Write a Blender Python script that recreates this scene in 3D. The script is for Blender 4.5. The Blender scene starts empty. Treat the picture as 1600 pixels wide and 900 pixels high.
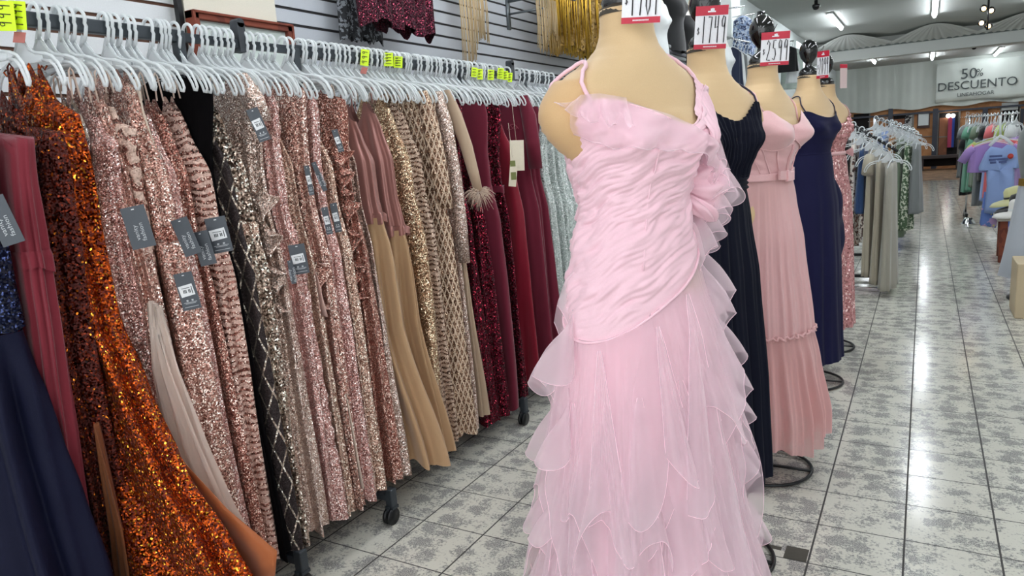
import bpy, math, random
from math import sin, cos, pi, radians
from mathutils import Vector, Matrix, noise as mnoise
random.seed(7)
C = bpy.context.scene.collection

# ------------------------------------------------------------------ camera
F_PX = 1116.94
RT = Vector((0.86837816, 0.49112585, -0.06866421))
UP = Vector((-0.03290984, 0.19523139, 0.98020490))
FW = Vector((-0.49480937, 0.84892880, -0.18569755))
CAMP = Vector((0, 0, 1.5))
cam_d = bpy.data.cameras.new('camera')
cam = bpy.data.objects.new('camera', cam_d); C.objects.link(cam)
cam_d.sensor_width = 36; cam_d.lens = F_PX / 1600 * 36; cam_d.clip_start = .05; cam_d.clip_end = 200
mw = Matrix(((RT.x, UP.x, -FW.x), (RT.y, UP.y, -FW.y), (RT.z, UP.z, -FW.z))).to_4x4()
mw.translation = CAMP
cam.matrix_world = mw
bpy.context.scene.camera = cam

def at(px, py, X=None, Y=None, Z=None):
    """world point where the sight line of a 1600x900 photo pixel meets a plane"""
    d = FW + RT * ((px - 800) / F_PX) - UP * ((py - 450) / F_PX)
    i, v = (0, X) if X is not None else (1, Y) if Y is not None else (2, Z)
    return CAMP + d * ((v - CAMP[i]) / d[i])

# ------------------------------------------------------------------ light
sc = bpy.context.scene
sc.view_settings.view_transform = 'Standard'; sc.view_settings.look = 'None'
sc.view_settings.gamma = 1; sc.view_settings.exposure = 0.8
sc.view_settings.use_curve_mapping = False
world = bpy.data.worlds.new('world'); sc.world = world; world.use_nodes = True
wb = world.node_tree.nodes['Background']
wb.inputs[0].default_value = (0.93, 0.97, 1.0, 1); wb.inputs[1].default_value = 1.3
TUBE_POWER = 26.0
ROOM = dict(x0=-2.75, x1=5.0, y0=-3.5, y1=28.0, zc=3.8)

# ------------------------------------------------------------------ materials
def lin(c):
    return tuple(((v/255)/12.92 if v/255 <= .04045 else ((v/255+.055)/1.055)**2.4) for v in c) + (1,)
MATS = {}
def pm(name, col, rough=.6, metal=0., sheen=0., spec=.5, coat=0., trans=0., alpha=1., bump=0., bscale=200, emis=0, sss=0):
    if name in MATS: return MATS[name]
    m = bpy.data.materials.new(name); m.use_nodes = True
    nt = m.node_tree; b = nt.nodes['Principled BSDF']
    b.inputs['Base Color'].default_value = lin(col)
    b.inputs['Roughness'].default_value = rough; b.inputs['Metallic'].default_value = metal
    b.inputs['Specular IOR Level'].default_value = spec
    b.inputs['Sheen Weight'].default_value = sheen
    b.inputs['Coat Weight'].default_value = coat
    b.inputs['Transmission Weight'].default_value = trans
    b.inputs['Alpha'].default_value = alpha
    if emis:
        b.inputs['Emission Color'].default_value = lin(col); b.inputs['Emission Strength'].default_value = emis
    tc = nt.nodes.new('ShaderNodeTexCoord')
    n = nt.nodes.new('ShaderNodeTexNoise'); n.inputs['Scale'].default_value = bscale; n.inputs['Detail'].default_value = 3
    nt.links.new(tc.outputs['Object'], n.inputs['Vector'])
    if bump:
        bp = nt.nodes.new('ShaderNodeBump'); bp.inputs['Strength'].default_value = bump; bp.inputs['Distance'].default_value = .002
        nt.links.new(n.outputs['Fac'], bp.inputs['Height']); nt.links.new(bp.outputs['Normal'], b.inputs['Normal'])
    mx = nt.nodes.new('ShaderNodeMix'); mx.data_type = 'RGBA'
    mx.inputs[6].default_value = lin(col); mx.inputs[7].default_value = lin(tuple(v*.93 for v in col))
    nt.links.new(n.outputs['Fac'], mx.inputs[0]); nt.links.new(mx.outputs[2], b.inputs['Base Color'])
    MATS[name] = m
    return m

class NT:
    """little node helper"""
    def __init__(s, name):
        s.m = bpy.data.materials.new(name); s.m.use_nodes = True
        s.t = s.m.node_tree; s.b = s.t.nodes['Principled BSDF']; s.out = s.t.nodes['Material Output']
        s.tc = s.t.nodes.new('ShaderNodeTexCoord')
    def n(s, k, **kw):
        o = s.t.nodes.new('ShaderNode' + k)
        for a, v in kw.items(): setattr(o, a, v)
        return o
    def l(s, a, b): s.t.links.new(a, b)
    def math(s, op, a, b=None, c=None):
        o = s.n('Math', operation=op)
        for i, v in enumerate((a, b, c)):
            if v is None: continue
            if isinstance(v, (int, float)): o.inputs[i].default_value = v
            else: s.l(v, o.inputs[i])
        return o.outputs[0]
    def mix(s, f, a, b):
        o = s.n('Mix', data_type='RGBA')
        for i, v in ((0, f), (6, a), (7, b)):
            if isinstance(v, (int, float)): o.inputs[i].default_value = v
            elif isinstance(v, tuple): o.inputs[i].default_value = v
            else: s.l(v, o.inputs[i])
        return o.outputs[2]
    def noise(s, sc, det=2, vec=None):
        o = s.n('TexNoise'); o.inputs['Scale'].default_value = sc; o.inputs['Detail'].default_value = det
        s.l(vec if vec else s.tc.outputs['Object'], o.inputs['Vector']); return o.outputs['Fac']

def sequin(name, dark, mid, light, scale=260, tilt=.62, base=None, cover=1., pattern=None, metal=.85, rough=.28, glint_cut=.80):
    """cloth sewn with tiny reflective discs; base shows between them"""
    if name in MATS: return MATS[name]
    s = NT(name)
    v = s.n('TexVoronoi'); v.inputs['Scale'].default_value = scale
    s.l(s.tc.outputs['Object'], v.inputs['Vector'])
    sep = s.n('SeparateColor'); s.l(v.outputs['Color'], sep.inputs[0])
    sub = s.n('VectorMath', operation='SUBTRACT'); s.l(v.outputs['Color'], sub.inputs[0]); sub.inputs[1].default_value = (.5, .5, .5)
    scl = s.n('VectorMath', operation='SCALE'); s.l(sub.outputs[0], scl.inputs[0]); scl.inputs['Scale'].default_value = tilt*2
    geo = s.n('NewGeometry')
    add = s.n('VectorMath', operation='ADD'); s.l(geo.outputs['Normal'], add.inputs[0]); s.l(scl.outputs[0], add.inputs[1])
    nrm = s.n('VectorMath', operation='NORMALIZE'); s.l(add.outputs[0], nrm.inputs[0])
    s.l(nrm.outputs[0], s.b.inputs['Normal'])
    c1 = s.mix(s.math('MULTIPLY', sep.outputs[0], 1.0), lin(dark), lin(mid))
    glint = s.math('GREATER_THAN', sep.outputs[2], glint_cut)  # random cells take the light colour: sparkle glints put into the base colour
    col = s.mix(glint, c1, lin(light))
    big = s.noise(30, 3)
    col = s.mix(s.math('MULTIPLY', s.math('GREATER_THAN', big, .62), .35), col, lin(dark))
    s.b.inputs['Roughness'].default_value = rough
    msk = None
    sx = s.n('SeparateXYZ'); s.l(s.tc.outputs['Object'], sx.inputs[0])
    X, Y, Z = sx.outputs[0], sx.outputs[1], sx.outputs[2]
    XY = s.math('ADD', X, Y)
    if pattern == 'lattice':
        a = s.math('PINGPONG', s.math('ADD', s.math('MULTIPLY', XY, 1.0), s.math('MULTIPLY', Z, .5)), .034)
        b2 = s.math('PINGPONG', s.math('SUBTRACT', s.math('MULTIPLY', XY, 1.0), s.math('MULTIPLY', Z, .5)), .034)
        msk = s.math('GREATER_THAN', s.math('MINIMUM', a, b2), .0042)   # 1 = base
    elif pattern == 'trellis':
        a = s.math('PINGPONG', s.math('ADD', s.math('MULTIPLY', XY, 1.0), s.math('MULTIPLY', Z, .45)), .016)
        b2 = s.math('PINGPONG', s.math('SUBTRACT', s.math('MULTIPLY', XY, 1.0), s.math('MULTIPLY', Z, .45)), .016)
        msk = s.math('LESS_THAN', s.math('MINIMUM', a, b2), .004)
    elif pattern == 'feather':
        w = s.n('TexWave', wave_type='BANDS', bands_direction='Z'); w.inputs['Scale'].default_value = 14
        w.inputs['Distortion'].default_value = 7; w.inputs['Detail'].default_value = 1.5; w.inputs['Detail Scale'].default_value = 1.2
        s.l(s.tc.outputs['Object'], w.inputs['Vector'])
        msk = s.math('GREATER_THAN', w.outputs['Fac'], .45)
    elif pattern == 'vines':
        w = s.n('TexWave', wave_type='RINGS'); w.inputs['Scale'].default_value = 7
        w.inputs['Distortion'].default_value = 9; w.inputs['Detail'].default_value = 2; w.inputs['Detail Scale'].default_value = 2
        s.l(s.tc.outputs['Object'], w.inputs['Vector'])
        msk = s.math('GREATER_THAN', w.outputs['Fac'], .38)
    elif pattern == 'spots':
        msk = s.math('LESS_THAN', s.noise(38, 2), .5)
    elif cover < 1:
        msk = s.math('GREATER_THAN', sep.outputs[1], cover)
    if msk is not None:
        col = s.mix(msk, col, lin(base))
        s.l(s.math('MULTIPLY', s.math('SUBTRACT', 1, msk), metal), s.b.inputs['Metallic'])
        s.l(s.math('ADD', s.math('MULTIPLY', msk, .5), rough), s.b.inputs['Roughness'])
    else:
        s.b.inputs['Metallic'].default_value = metal
    s.l(col, s.b.inputs['Base Color'])
    MATS[name] = s.m
    return s.m

def tulle(name, col, alpha=.5, sheen=.3, scale=900, tl=.35):
    """see-through net"""
    if name in MATS: return MATS[name]
    s = NT(name)
    s.b.inputs['Base Color'].default_value = lin(col); s.b.inputs['Roughness'].default_value = .85
    s.b.inputs['Sheen Weight'].default_value = sheen
    tr = s.n('BsdfTranslucent'); tr.inputs[0].default_value = lin(col)
    mx = s.n('MixShader'); mx.inputs[0].default_value = tl
    s.l(s.b.outputs[0], mx.inputs[1]); s.l(tr.outputs[0], mx.inputs[2])
    tp = s.n('BsdfTransparent'); m2 = s.n('MixShader')
    lw = s.n('LayerWeight'); lw.inputs['Blend'].default_value = .45
    # a net seen edge-on closes up
    s.l(s.math('MINIMUM', s.math('ADD', s.math('MULTIPLY', lw.outputs['Facing'], .45), alpha), 1.0), m2.inputs[0])
    s.l(tp.outputs[0], m2.inputs[1]); s.l(mx.outputs[0], m2.inputs[2])
    s.l(m2.outputs[0], s.out.inputs[0])
    MATS[name] = s.m
    return s.m

def cloth(name, col, rough=.75, sheen=.25, weave=.3, spec=.3):
    return pm(name, col, rough=rough, sheen=sheen, bump=weave, bscale=500, spec=spec)

def printed(name, base, spots, scale=22, cut=.55):
    if name in MATS: return MATS[name]
    s = NT(name)
    col = lin(base)
    for k, sp in enumerate(spots):
        f = s.math('GREATER_THAN', s.noise(scale*(1+.4*k), 2), cut + .03*k)
        col = s.mix(f, col, lin(sp))
    s.l(col, s.b.inputs['Base Color']); s.b.inputs['Roughness'].default_value = .8
    MATS[name] = s.m; return s.m

# ------------------------------------------------------------------ mesh building
class MB:
    def __init__(s): s.v = []; s.f = []
    def grid(s, rows, closed=False):
        """rows: list of lists of points"""
        o = len(s.v); nu = len(rows); nv = len(rows[0])
        for r in rows: s.v.extend(tuple(p) for p in r)
        for i in range(nu-1):
            for j in range(nv if closed else nv-1):
                k = (j+1) % nv
                s.f.append((o+i*nv+j, o+i*nv+k, o+(i+1)*nv+k, o+(i+1)*nv+j))
        return s
    def tube(s, pts, r, n=8, cap=True):
        pts = [Vector(p) for p in pts]
        rs = r if isinstance(r, (list, tuple)) else [r]*len(pts)
        rows = []; pn = None
        for i, p in enumerate(pts):
            d = (pts[min(i+1, len(pts)-1)] - pts[max(i-1, 0)])
            d = d.normalized() if d.length > 1e-9 else Vector((0, 0, 1))
            if pn is None:
                a = Vector((0, 0, 1)) if abs(d.z) < .9 else Vector((1, 0, 0))
                pn = d.cross(a).normalized()
            pn = (pn - d*pn.dot(d)).normalized(); q = d.cross(pn)
            rows.append([p + (pn*cos(2*pi*k/n) + q*sin(2*pi*k/n))*rs[i] for k in range(n)])
        o = len(s.v); s.grid(rows, True)
        if cap:
            s.f.append(tuple(range(o, o+n))[::-1]); e = o+(len(pts)-1)*n; s.f.append(tuple(range(e, e+n)))
        return s
    def box(s, x0, x1, y0, y1, z0, z1):
        o = len(s.v)
        for z in (z0, z1):
            s.v += [(x0, y0, z), (x1, y0, z), (x1, y1, z), (x0, y1, z)]
        s.f += [(o, o+3, o+2, o+1), (o+4, o+5, o+6, o+7)] + [(o+i, o+(i+1) % 4, o+4+(i+1) % 4, o+4+i) for i in range(4)]
        return s
    def lathe(s, prof, c=(0, 0, 0), n=24, lump=0):
        rows = [[(c[0]+r*(1+lump*sin(5*2*pi*k/n+z*30))*cos(2*pi*k/n), c[1]+r*(1+lump*sin(5*2*pi*k/n+z*30))*sin(2*pi*k/n), c[2]+z) for k in range(n)] for r, z in prof]
        return s.grid(rows, True)
    def obox(s, c, ax, ay, az, hx, hy, hz):
        """oriented box"""
        c = Vector(c); o = len(s.v)
        for k in (-1, 1):
            for a, b in ((-1, -1), (1, -1), (1, 1), (-1, 1)):
                s.v.append(tuple(c + ax*hx*a + ay*hy*b + az*hz*k))
        s.f += [(o, o+3, o+2, o+1), (o+4, o+5, o+6, o+7)] + [(o+i, o+(i+1) % 4, o+4+(i+1) % 4, o+4+i) for i in range(4)]
        return s
    def xform(s, M):
        s.v = [tuple(M @ Vector(p)) for p in s.v]; return s
    def build(s, name, mat, parent=None, smooth=True, thick=0, bevel=0, label=None):
        me = bpy.data.meshes.new(name); me.from_pydata(s.v, [], s.f); me.update()
        if smooth:
            me.polygons.foreach_set('use_smooth', [True]*len(me.polygons))
        me.materials.append(mat)
        o = bpy.data.objects.new(name, me); C.objects.link(o)
        if parent is not None:
            o.parent = parent
            if not parent.get('_local'):
                o.matrix_parent_inverse = Matrix.LocRotScale(parent.location, parent.rotation_euler, None).inverted()
        if thick:
            m = o.modifiers.new('thick', 'SOLIDIFY'); m.thickness = thick; m.offset = 0
        if bevel:
            m = o.modifiers.new('bevel', 'BEVEL'); m.width = bevel; m.segments = 2; m.limit_method = 'ANGLE'
        if label: o['label'] = label
        return o
def tag(o, label, cat, group=None, kind=None):
    o['label'] = label; o['category'] = cat
    if group: o['group'] = group
    if kind: o['kind'] = kind
    return o
def thing(name, label, cat, loc=(0, 0, 0), group=None, rotz=0, local=False):
    o = bpy.data.objects.new(name, None); C.objects.link(o); o.location = loc; o.rotation_euler = (0, 0, rotz)
    o.empty_display_size = .1
    if local: o['_local'] = 1
    return tag(o, label, cat, group)
def struct(name, mb, mat, parent=None, **kw):
    o = mb.build(name, mat, parent, smooth=kw.pop('smooth', False), **kw)
    if parent is None: o['kind'] = 'structure'
    return o
def lerp(tab, z):
    """tab sorted by descending z: (z, a, b, ...)"""
    if z >= tab[0][0]: return tab[0][1:]
    for i in range(len(tab)-1):
        a, b = tab[i], tab[i+1]
        if z >= b[0]:
            t = (a[0]-z)/(a[0]-b[0]); t = t*t*(3-2*t)*.5 + t*.5
            return tuple(a[k]*(1-t)+b[k]*t for k in range(1, len(a)))
    return tab[-1][1:]
STROKE = {'1': [[(.5, 1), (.5, 0)]], '7': [[(.1, .97), (.75, .97), (.5, 0)]], '4': [[(.2, 1), (.18, .55), (.72, .6)], [(.75, 1), (.72, 0)]],
    '9': [[(.8, .93), (.45, 1), (.2, .8), (.3, .6), (.6, .6), (.8, .93), (.7, 0)]],
    '2': [[(.15, .8), (.4, 1), (.75, .85), (.6, .5), (.1, .05), (.85, .03)]],
    '5': [[(.85, .97), (.3, .97), (.25, .6), (.6, .6), (.8, .3), (.5, .03), (.1, .12)]],
    '0': [[(.5, 1), (.2, .75), (.2, .25), (.5, 0), (.8, .25), (.8, .75), (.5, 1)]],
    '$': [[(.8, .75), (.5, .85), (.2, .68), (.5, .5), (.8, .32), (.5, .15), (.2, .25)], [(.5, .95), (.5, .05)]]}
def strokes(mb, text, org, ax, az, w, h, r, gap=.12):
    cw = w/len(text); org = Vector(org)
    for i, ch in enumerate(text):
        for st in STROKE.get(ch, []):
            mb.tube([org + ax*(cw*(i+gap+(1-2*gap)*x)) + az*(h*y) for x, y in st], r, 6)
def textmesh(txt, size, mat, parent, M, name='lettering', extrude=.0008, sx=1, spacing=1.):
    cu = bpy.data.curves.new(name, 'FONT'); cu.body = txt; cu.size = size; cu.extrude = extrude
    cu.align_x = 'CENTER'; cu.align_y = 'CENTER'; cu.space_character = spacing; cu.resolution_u = 3
    t = bpy.data.objects.new(name, cu); C.objects.link(t)
    bpy.context.view_layer.update()
    me = bpy.data.meshes.new_from_object(t.evaluated_get(bpy.context.evaluated_depsgraph_get()))
    bpy.data.objects.remove(t)
    me.transform(M @ Matrix.Diagonal((sx, 1, 1, 1))); me.materials.clear(); me.materials.append(mat)
    o = bpy.data.objects.new(name, me); C.objects.link(o)
    if parent is not None:
        o.parent = parent
        if not parent.get('_local'):
            o.matrix_parent_inverse = Matrix.LocRotScale(parent.location, parent.rotation_euler, None).inverted()
    return o
def frameM(o, ax, az):
    """matrix: text x -> ax, text y -> az"""
    n = ax.cross(az)
    M = Matrix(((ax.x, az.x, n.x), (ax.y, az.y, n.y), (ax.z, az.z, n.z))).to_4x4(); M.translation = o
    return M

# ------------------------------------------------------------------ structure
WHITE = pm('white_paint', (214, 217, 214), .7)
GREY_CEIL = pm('ceiling_paint', (172, 176, 172), .8)
FARWALL = pm('far_cloth_wall', (196, 203, 196), .85, bump=.4, bscale=2)
BLACKMET = pm('black_metal', (24, 25, 27), .35, metal=.3)
CHROME = pm('chrome', (215, 217, 220), .18, metal=1)
DARKMET = pm('dark_grey_metal', (62, 68, 74), .42, metal=.35)

# floor tiles
s = NT('patterned_tiles')
sx = s.n('SeparateXYZ'); s.l(s.tc.outputs['Object'], sx.inputs[0])
TX, TY = .295, .2885
fx = s.math('FRACT', s.math('DIVIDE', s.math('ADD', sx.outputs[0], .017+TX*40), TX))
fy = s.math('FRACT', s.math('DIVIDE', s.math('ADD', sx.outputs[1], -2.768+TY*60), TY))
ex = s.math('MINIMUM', fx, s.math('SUBTRACT', 1, fx)); ey = s.math('MINIMUM', fy, s.math('SUBTRACT', 1, fy))
grout = s.math('LESS_THAN', s.math('MINIMUM', ex, s.math('MULTIPLY', ey, 1.25)), .0115)
# clumps printed on each tile: four across, three deep, ragged
mp = s.n('Mapping'); mp.inputs['Scale'].default_value = (2.8/TX, 2.9/TY, 1); s.l(s.tc.outputs['Object'], mp.inputs['Vector'])
vo = s.n('TexVoronoi'); vo.inputs['Scale'].default_value = 1; vo.inputs['Randomness'].default_value = .55
nw = s.n('TexNoise'); nw.inputs['Scale'].default_value = 26; nw.inputs['Detail'].default_value = 4; s.l(s.tc.outputs['Object'], nw.inputs['Vector'])
wv = s.n('VectorMath', operation='SCALE'); wv.inputs['Scale'].default_value = 1.2; s.l(nw.outputs['Color'], wv.inputs[0])
wa = s.n('VectorMath', operation='ADD'); s.l(mp.outputs[0], wa.inputs[0]); s.l(wv.outputs[0], wa.inputs[1])
s.l(wa.outputs[0], vo.inputs['Vector'])
rag = s.noise(95, 5)
clump = s.math('SUBTRACT', .60, s.math('ADD', vo.outputs['Distance'], s.math('MULTIPLY', s.math('SUBTRACT', rag, .5), 1.25)))
f1 = s.math('MINIMUM', s.math('MAXIMUM', s.math('MULTIPLY', clump, 4.5), 0), 1)
fine = s.noise(260, 3)
f1 = s.math('MULTIPLY', f1, s.math('MINIMUM', s.math('MAXIMUM', s.math('MULTIPLY', s.math('SUBTRACT', fine, .33), 4), .25), 1))
col = s.mix(f1, lin((214, 212, 200)), lin((116, 115, 118)))
wh = s.math('MULTIPLY', s.math('GREATER_THAN', s.noise(140, 4), .66), .5)
col = s.mix(wh, col, lin((205, 206, 198)))
# faint wear
col = s.mix(s.math('MULTIPLY', s.noise(1.3, 2), .15), col, lin((150, 152, 146)))
col = s.mix(grout, col, lin((52, 50, 48)))
s.l(col, s.b.inputs['Base Color'])
s.l(s.math('ADD', s.math('MULTIPLY', grout, .5), s.math('ADD', s.math('MULTIPLY', s.noise(6, 2), .10), .10)), s.b.inputs['Roughness'])
bp = s.n('Bump'); bp.inputs['Strength'].default_value = .35; bp.inputs['Distance'].default_value = .002
s.l(s.math('ADD', s.math('MULTIPLY', grout, -1), s.math('MULTIPLY', s.noise(9, 2), .35)), bp.inputs['Height']); s.l(bp.outputs[0], s.b.inputs['Normal'])
FLOOR = s.m
struct('floor', MB().box(ROOM['x0'], ROOM['x1'], ROOM['y0'], 22.2, -.1, 0), FLOOR)
WOODFL = printed('laminate', (120, 92, 66), [(96, 70, 48), (138, 106, 76)], 3, .5)
struct('floor_laminate', MB().box(ROOM['x0'], ROOM['x1'], 22.2, ROOM['y1'], -.1, .002), WOODFL)
# broken corner of a tile, showing the dark mortar
a = at(1250, 866, Z=0)
PATCH = pm('bare_mortar', (78, 74, 66), .9, bump=.6, bscale=60)
mb = MB(); mb.box(-.395, -.318, a.y-.045, a.y+.04, -.01, .0015); mb.box(-.455, -.41, a.y-.0, a.y+.022, -.01, .0015)
struct('trim_1', mb, PATCH)

# left wall: slatwall boards with grooves between posts
s = NT('slatwall')
sx = s.n('SeparateXYZ'); s.l(s.tc.outputs['Object'], sx.inputs[0])
GZ = .0762
SLAT = pm('slat_board', (196, 200, 207), .45)
GROOVE_D = pm('groove_dark', (52, 50, 52), .7)
GROOVE_B = pm('groove_brown', (92, 58, 40), .7)
BAY = pm('cream_pillar_paint', (222, 216, 200), .7)
def slat_section(n, y0, y1, groove, mat=SLAT):
    x = ROOM['x0']
    g = MB().box(x-.02, x-.008, y0, y1, 0, 3.4); struct('wall_left_backing_%d' % n, g, groove)
    z = 2.236 - GZ*28.5
    b = MB()
    while z < 3.38:
        b.box(x-.008, x, y0, y1, max(z+.007, .0), min(z+GZ-.007, 3.4)); z += GZ
    struct('wall_left_%d' % n, b, mat)
ypA, ypB = at(274, 10, X=-2.75).y, at(418, 10, X=-2.75).y
slat_section(1, ROOM['y0'], ypA, GROOVE_B, pm('slat_board_white', (222, 224, 226), .45))
slat_section(2, ypB, 7.6, GROOVE_D)
struct('wall_left_far', MB().box(-2.77, -2.75, 7.6, ROOM['y1'], 0, ROOM['zc']), pm('left_far_paint', (190, 198, 196), .75))
struct('wall_left_top', MB().box(-2.80, -2.745, ROOM['y0'], 7.6, 3.4, ROOM['zc']), WHITE)
struct('wall_left_outer', MB().box(-2.95, -2.78, ROOM['y0'], ROOM['y1'], -.1, ROOM['zc']), WHITE)
struct('trim_2', MB().box(-2.75, -2.70, ypA, ypB, 0, ROOM['zc']).box(-2.70, -2.695, ypA, ypA+.18, 0, ROOM['zc']), BAY)
struct('trim_3', MB().box(-2.72, -2.695, ypA-.03, ypA-.008, 0, ROOM['zc']), BLACKMET)
# far half pilasters on the left wall
struct('trim_4', MB().box(-2.75, -2.6, 11.6, 12.2, 0, ROOM['zc']), WHITE)
struct('wall_right', MB().box(ROOM['x1'], ROOM['x1']+.1, ROOM['y0'], ROOM['y1'], 0, ROOM['zc']), WHITE)

# ceiling, beam, far lower ceiling
YB = 21.9
zb0 = at(1450, 81, Y=YB).z; zb1 = at(1450, 64, Y=YB).z
zb2 = at(1450, 97, Y=28).z
struct('ceiling', MB().box(ROOM['x0']-.1, ROOM['x1'], ROOM['y0'], YB, ROOM['zc'], ROOM['zc']+.1), GREY_CEIL)
struct('ceiling_far', MB().box(ROOM['x0']-.1, ROOM['x1'], YB+.35, ROOM['y1'], zb2+.02, zb2+.1), GREY_CEIL)
struct('trim_5', MB().box(ROOM['x0'], ROOM['x1'], YB, YB+.35, zb0, ROOM['zc']), WHITE)
struct('trim_6', MB().box(ROOM['x0'], ROOM['x1'], YB-.05, YB, zb1, zb1+.035), pm('beam_edge', (128, 136, 134), .7))

# cloth swags fanned from gather points to the beam
SWAG = tulle('swag_cloth', (196, 200, 196), .9, tl=.1)
xs = [at(1315, 55, Z=3.74).x, at(1462, 30, Z=3.74).x, at(1600, 22, Z=3.74).x]
xs = [xs[1]-1.85, xs[1], xs[1]+1.85, xs[1]+3.7]
for k, xc in enumerate(xs):
    rows = []
    for i in range(9):
        v = i/8; r = []
        for j in range(41):
            u = (j-20)/20
            x = xc + u*(.10+.9*v**.9)
            y = 20.2 + (YB-.06-20.2)*v*(1-.12*abs(u)**2)
            z = 3.77 - (3.77-zb1-.02)*v**1.3 + .02*v*cos(j*1.9) - .02*sin(pi*v)*(1-u*u)
            r.append((x, y, min(z, 3.785)))
        rows.append(r)
    tag(MB().grid(rows).build('ceiling_drape', SWAG), ['white cloth fan draped under the ceiling, nearest the left wall', 'white cloth fan draped under the ceiling in line with the aisle', 'white cloth fan draped under the ceiling right of the aisle', 'white cloth fan draped under the ceiling furthest right'][k], 'ceiling drape', 'cloth fans gathered under the ceiling')

# ceiling lights
TUBE = pm('lit_tube', (244, 249, 255), .4, emis=TUBE_POWER)
FIXT = pm('fixture_white', (228, 230, 230), .5)
def light(x, y, z, L=2.4, label='', w=.055):
    t = thing('ceiling_light', label, 'light', (x, y, z+.06), 'slim tube lights on the ceiling', local=True)
    MB().box(-w, w, -L/2, L/2, -.03, 0).build('fixture', FIXT, t, smooth=False, bevel=.006)
    pts = [(0, -L/2+.03, -.055), (0, L/2-.03, -.055)]
    MB().tube(pts, .03, 12).build('tube', TUBE, t)
xt = [at(1300, 30, Z=3.72).x, at(1461, 15, Z=3.72).x]
xt = [xt[0], xt[1], 2*xt[1]-xt[0]]
where = ['left of the aisle', 'over the aisle', 'right of the aisle']
for r, (yc, nm) in enumerate(((-1.5, 'nearest the shop front'), (2.8, 'above the gown rack'), (7.2, 'in the second row'), (11.8, 'in the third row'), (17.4, 'in front of the beam'))):
    for c, x in enumerate(xt):
        light(x, yc, 3.73, 2.4, 'lit white tube light %s, %s' % (nm, where[c]))
for c, (px, py) in enumerate(((1363, 94), (1457, 88), (1560, 82))):
    p = at(px, py, Z=zb2-.05)
    light(p.x, p.y, zb2-.05, 2.4, 'lit white tube light behind the beam, %s' % where[c])
SPOTL = pm('spot_glow', (255, 214, 150), .4, emis=6)
p = at(1545, 12, Z=3.6)
t = thing('track_spotlights', 'cluster of black ceiling spotlights with warm lit bulbs', 'light', (p.x, p.y, 3.75))
b = MB()
for dx, dz, dy in ((-.08, 0, 0), (.06, -.02, .3), (-.1, -.25, .1), (.03, -.3, .35)):
    c = Vector((p.x+dx, p.y+dy, 3.6+dz)); b.tube([c+Vector((0, .1, .06)), c], [.03, .07], 12); MB().tube([c, c-Vector((0, .03, .015))], .038, 12).build('bulb', SPOTL, t)
b.tube([(p.x, p.y+.1, 3.8), (p.x, p.y+.1, 3.2)], .02, 8)
b.build('lamp_housing', BLACKMET, t)
for px, py, Z, nm in ((1275, 10, 3.6, 'above the second price tag form'), (1522, 74, zb2-.05, 'behind the beam over the discount banner')):
    p = at(px, py, Z=Z)
    b = MB(); b.lathe([(.0, .10), (.03, .10), (.03, .04), (.06, .03), (.065, 0), (.04, -.05), (0, -.06)], p, 16)
    tag(b.build('security_camera', BLACKMET), 'small black dome camera on the ceiling %s' % nm, 'camera')

# ------------------------------------------------------------------ far wall with fitting rooms
YF = 28.0
def fp(px, py, dy=0.): return at(px, py, Y=YF-dy)
def frect(mb, px0, py0, px1, py1, dy=0., d=.05):
    """upright rectangle on the far wall covering these photo pixels (squared up)"""
    a = fp(px0, (py0+py1)/2, dy); b = fp(px1, (py0+py1)/2, dy); t_ = fp((px0+px1)/2, py0, dy); u = fp((px0+px1)/2, py1, dy)
    mb.box(a.x, b.x, YF-dy-d, YF-dy, u.z, t_.z); return mb
WOOD = printed('panel_wood', (182, 130, 86), [(170, 118, 76)], 2.2, .5)
WOODD = printed('door_wood', (136, 88, 62), [(122, 78, 54)], 3, .5)
FRM = pm('dark_frame', (54, 58, 70), .5)
GREYF = pm('grey_frame', (120, 116, 110), .5)
DARK = pm('interior_shade', (20, 16, 16), .9)  # flat near-black colour standing in for shade inside openings
zt = at(1450, 168, Y=YF).z; ztb = zb2
struct('wall_far', MB().box(ROOM['x0'], ROOM['x1'], YF, YF+.1, 0, 4), WOOD)
# hanging cloth facing above the fitting rooms
rows = []
for i in range(12):
    z = zt + (ztb+.02-zt)*i/11
    rows.append([(ROOM['x0']+(ROOM['x1']-ROOM['x0'])*j/220, YF-.12-.006*sin(j*.9)*(1-.3*i/11)-.03*sin(j*.21+1), z + (.04*sin(j*.16) if i == 0 else 0)) for j in range(221)])
o = MB().grid(rows).build('wall_far_cloth', FARWALL); o['kind'] = 'structure'
ban = thing('discount_banner', 'white cloth banner reading 50% DESCUENTO above the fitting rooms', 'banner', fp(1525, 125, .2))
a = fp(1462, 130, .19); b_ = fp(1600, 120, .19); zlo = zt+.12; zhi = ztb-.1
BANM = pm('banner_cloth', (200, 207, 200), .8, bump=.5, bscale=3)
rows = [[(a.x+(b_.x+.45-a.x)*j/60, YF-.19-.012*sin(j*.5+i*.4), zlo+(zhi-zlo)*i/10+.03*sin(j*.1)) for j in range(61)] for i in range(11)]
MB().grid(rows).build('cloth', BANM, ban, thick=.004)
INK = pm('ink', (66, 74, 74), .7); ax = Vector((1, 0, 0)); az = Vector((0, 0, 1))
for txt, px, py, sz, sx_ in (('50', 1514, 115.5, .46, 1.0), ('%', 1531, 113.5, .32, .9), ('DESCUENTO', 1526, 132, .37, 1.0), ('LINEAHOGAR', 1524, 146.5, .16, 1.0)):
    p = fp(px, py, .23)
    rx = Matrix.Rotation(0.0, 4, 'Y')
    textmesh(txt, sz, INK, ban, frameM(p, ax, az), sx=sx_, extrude=.004)
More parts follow.
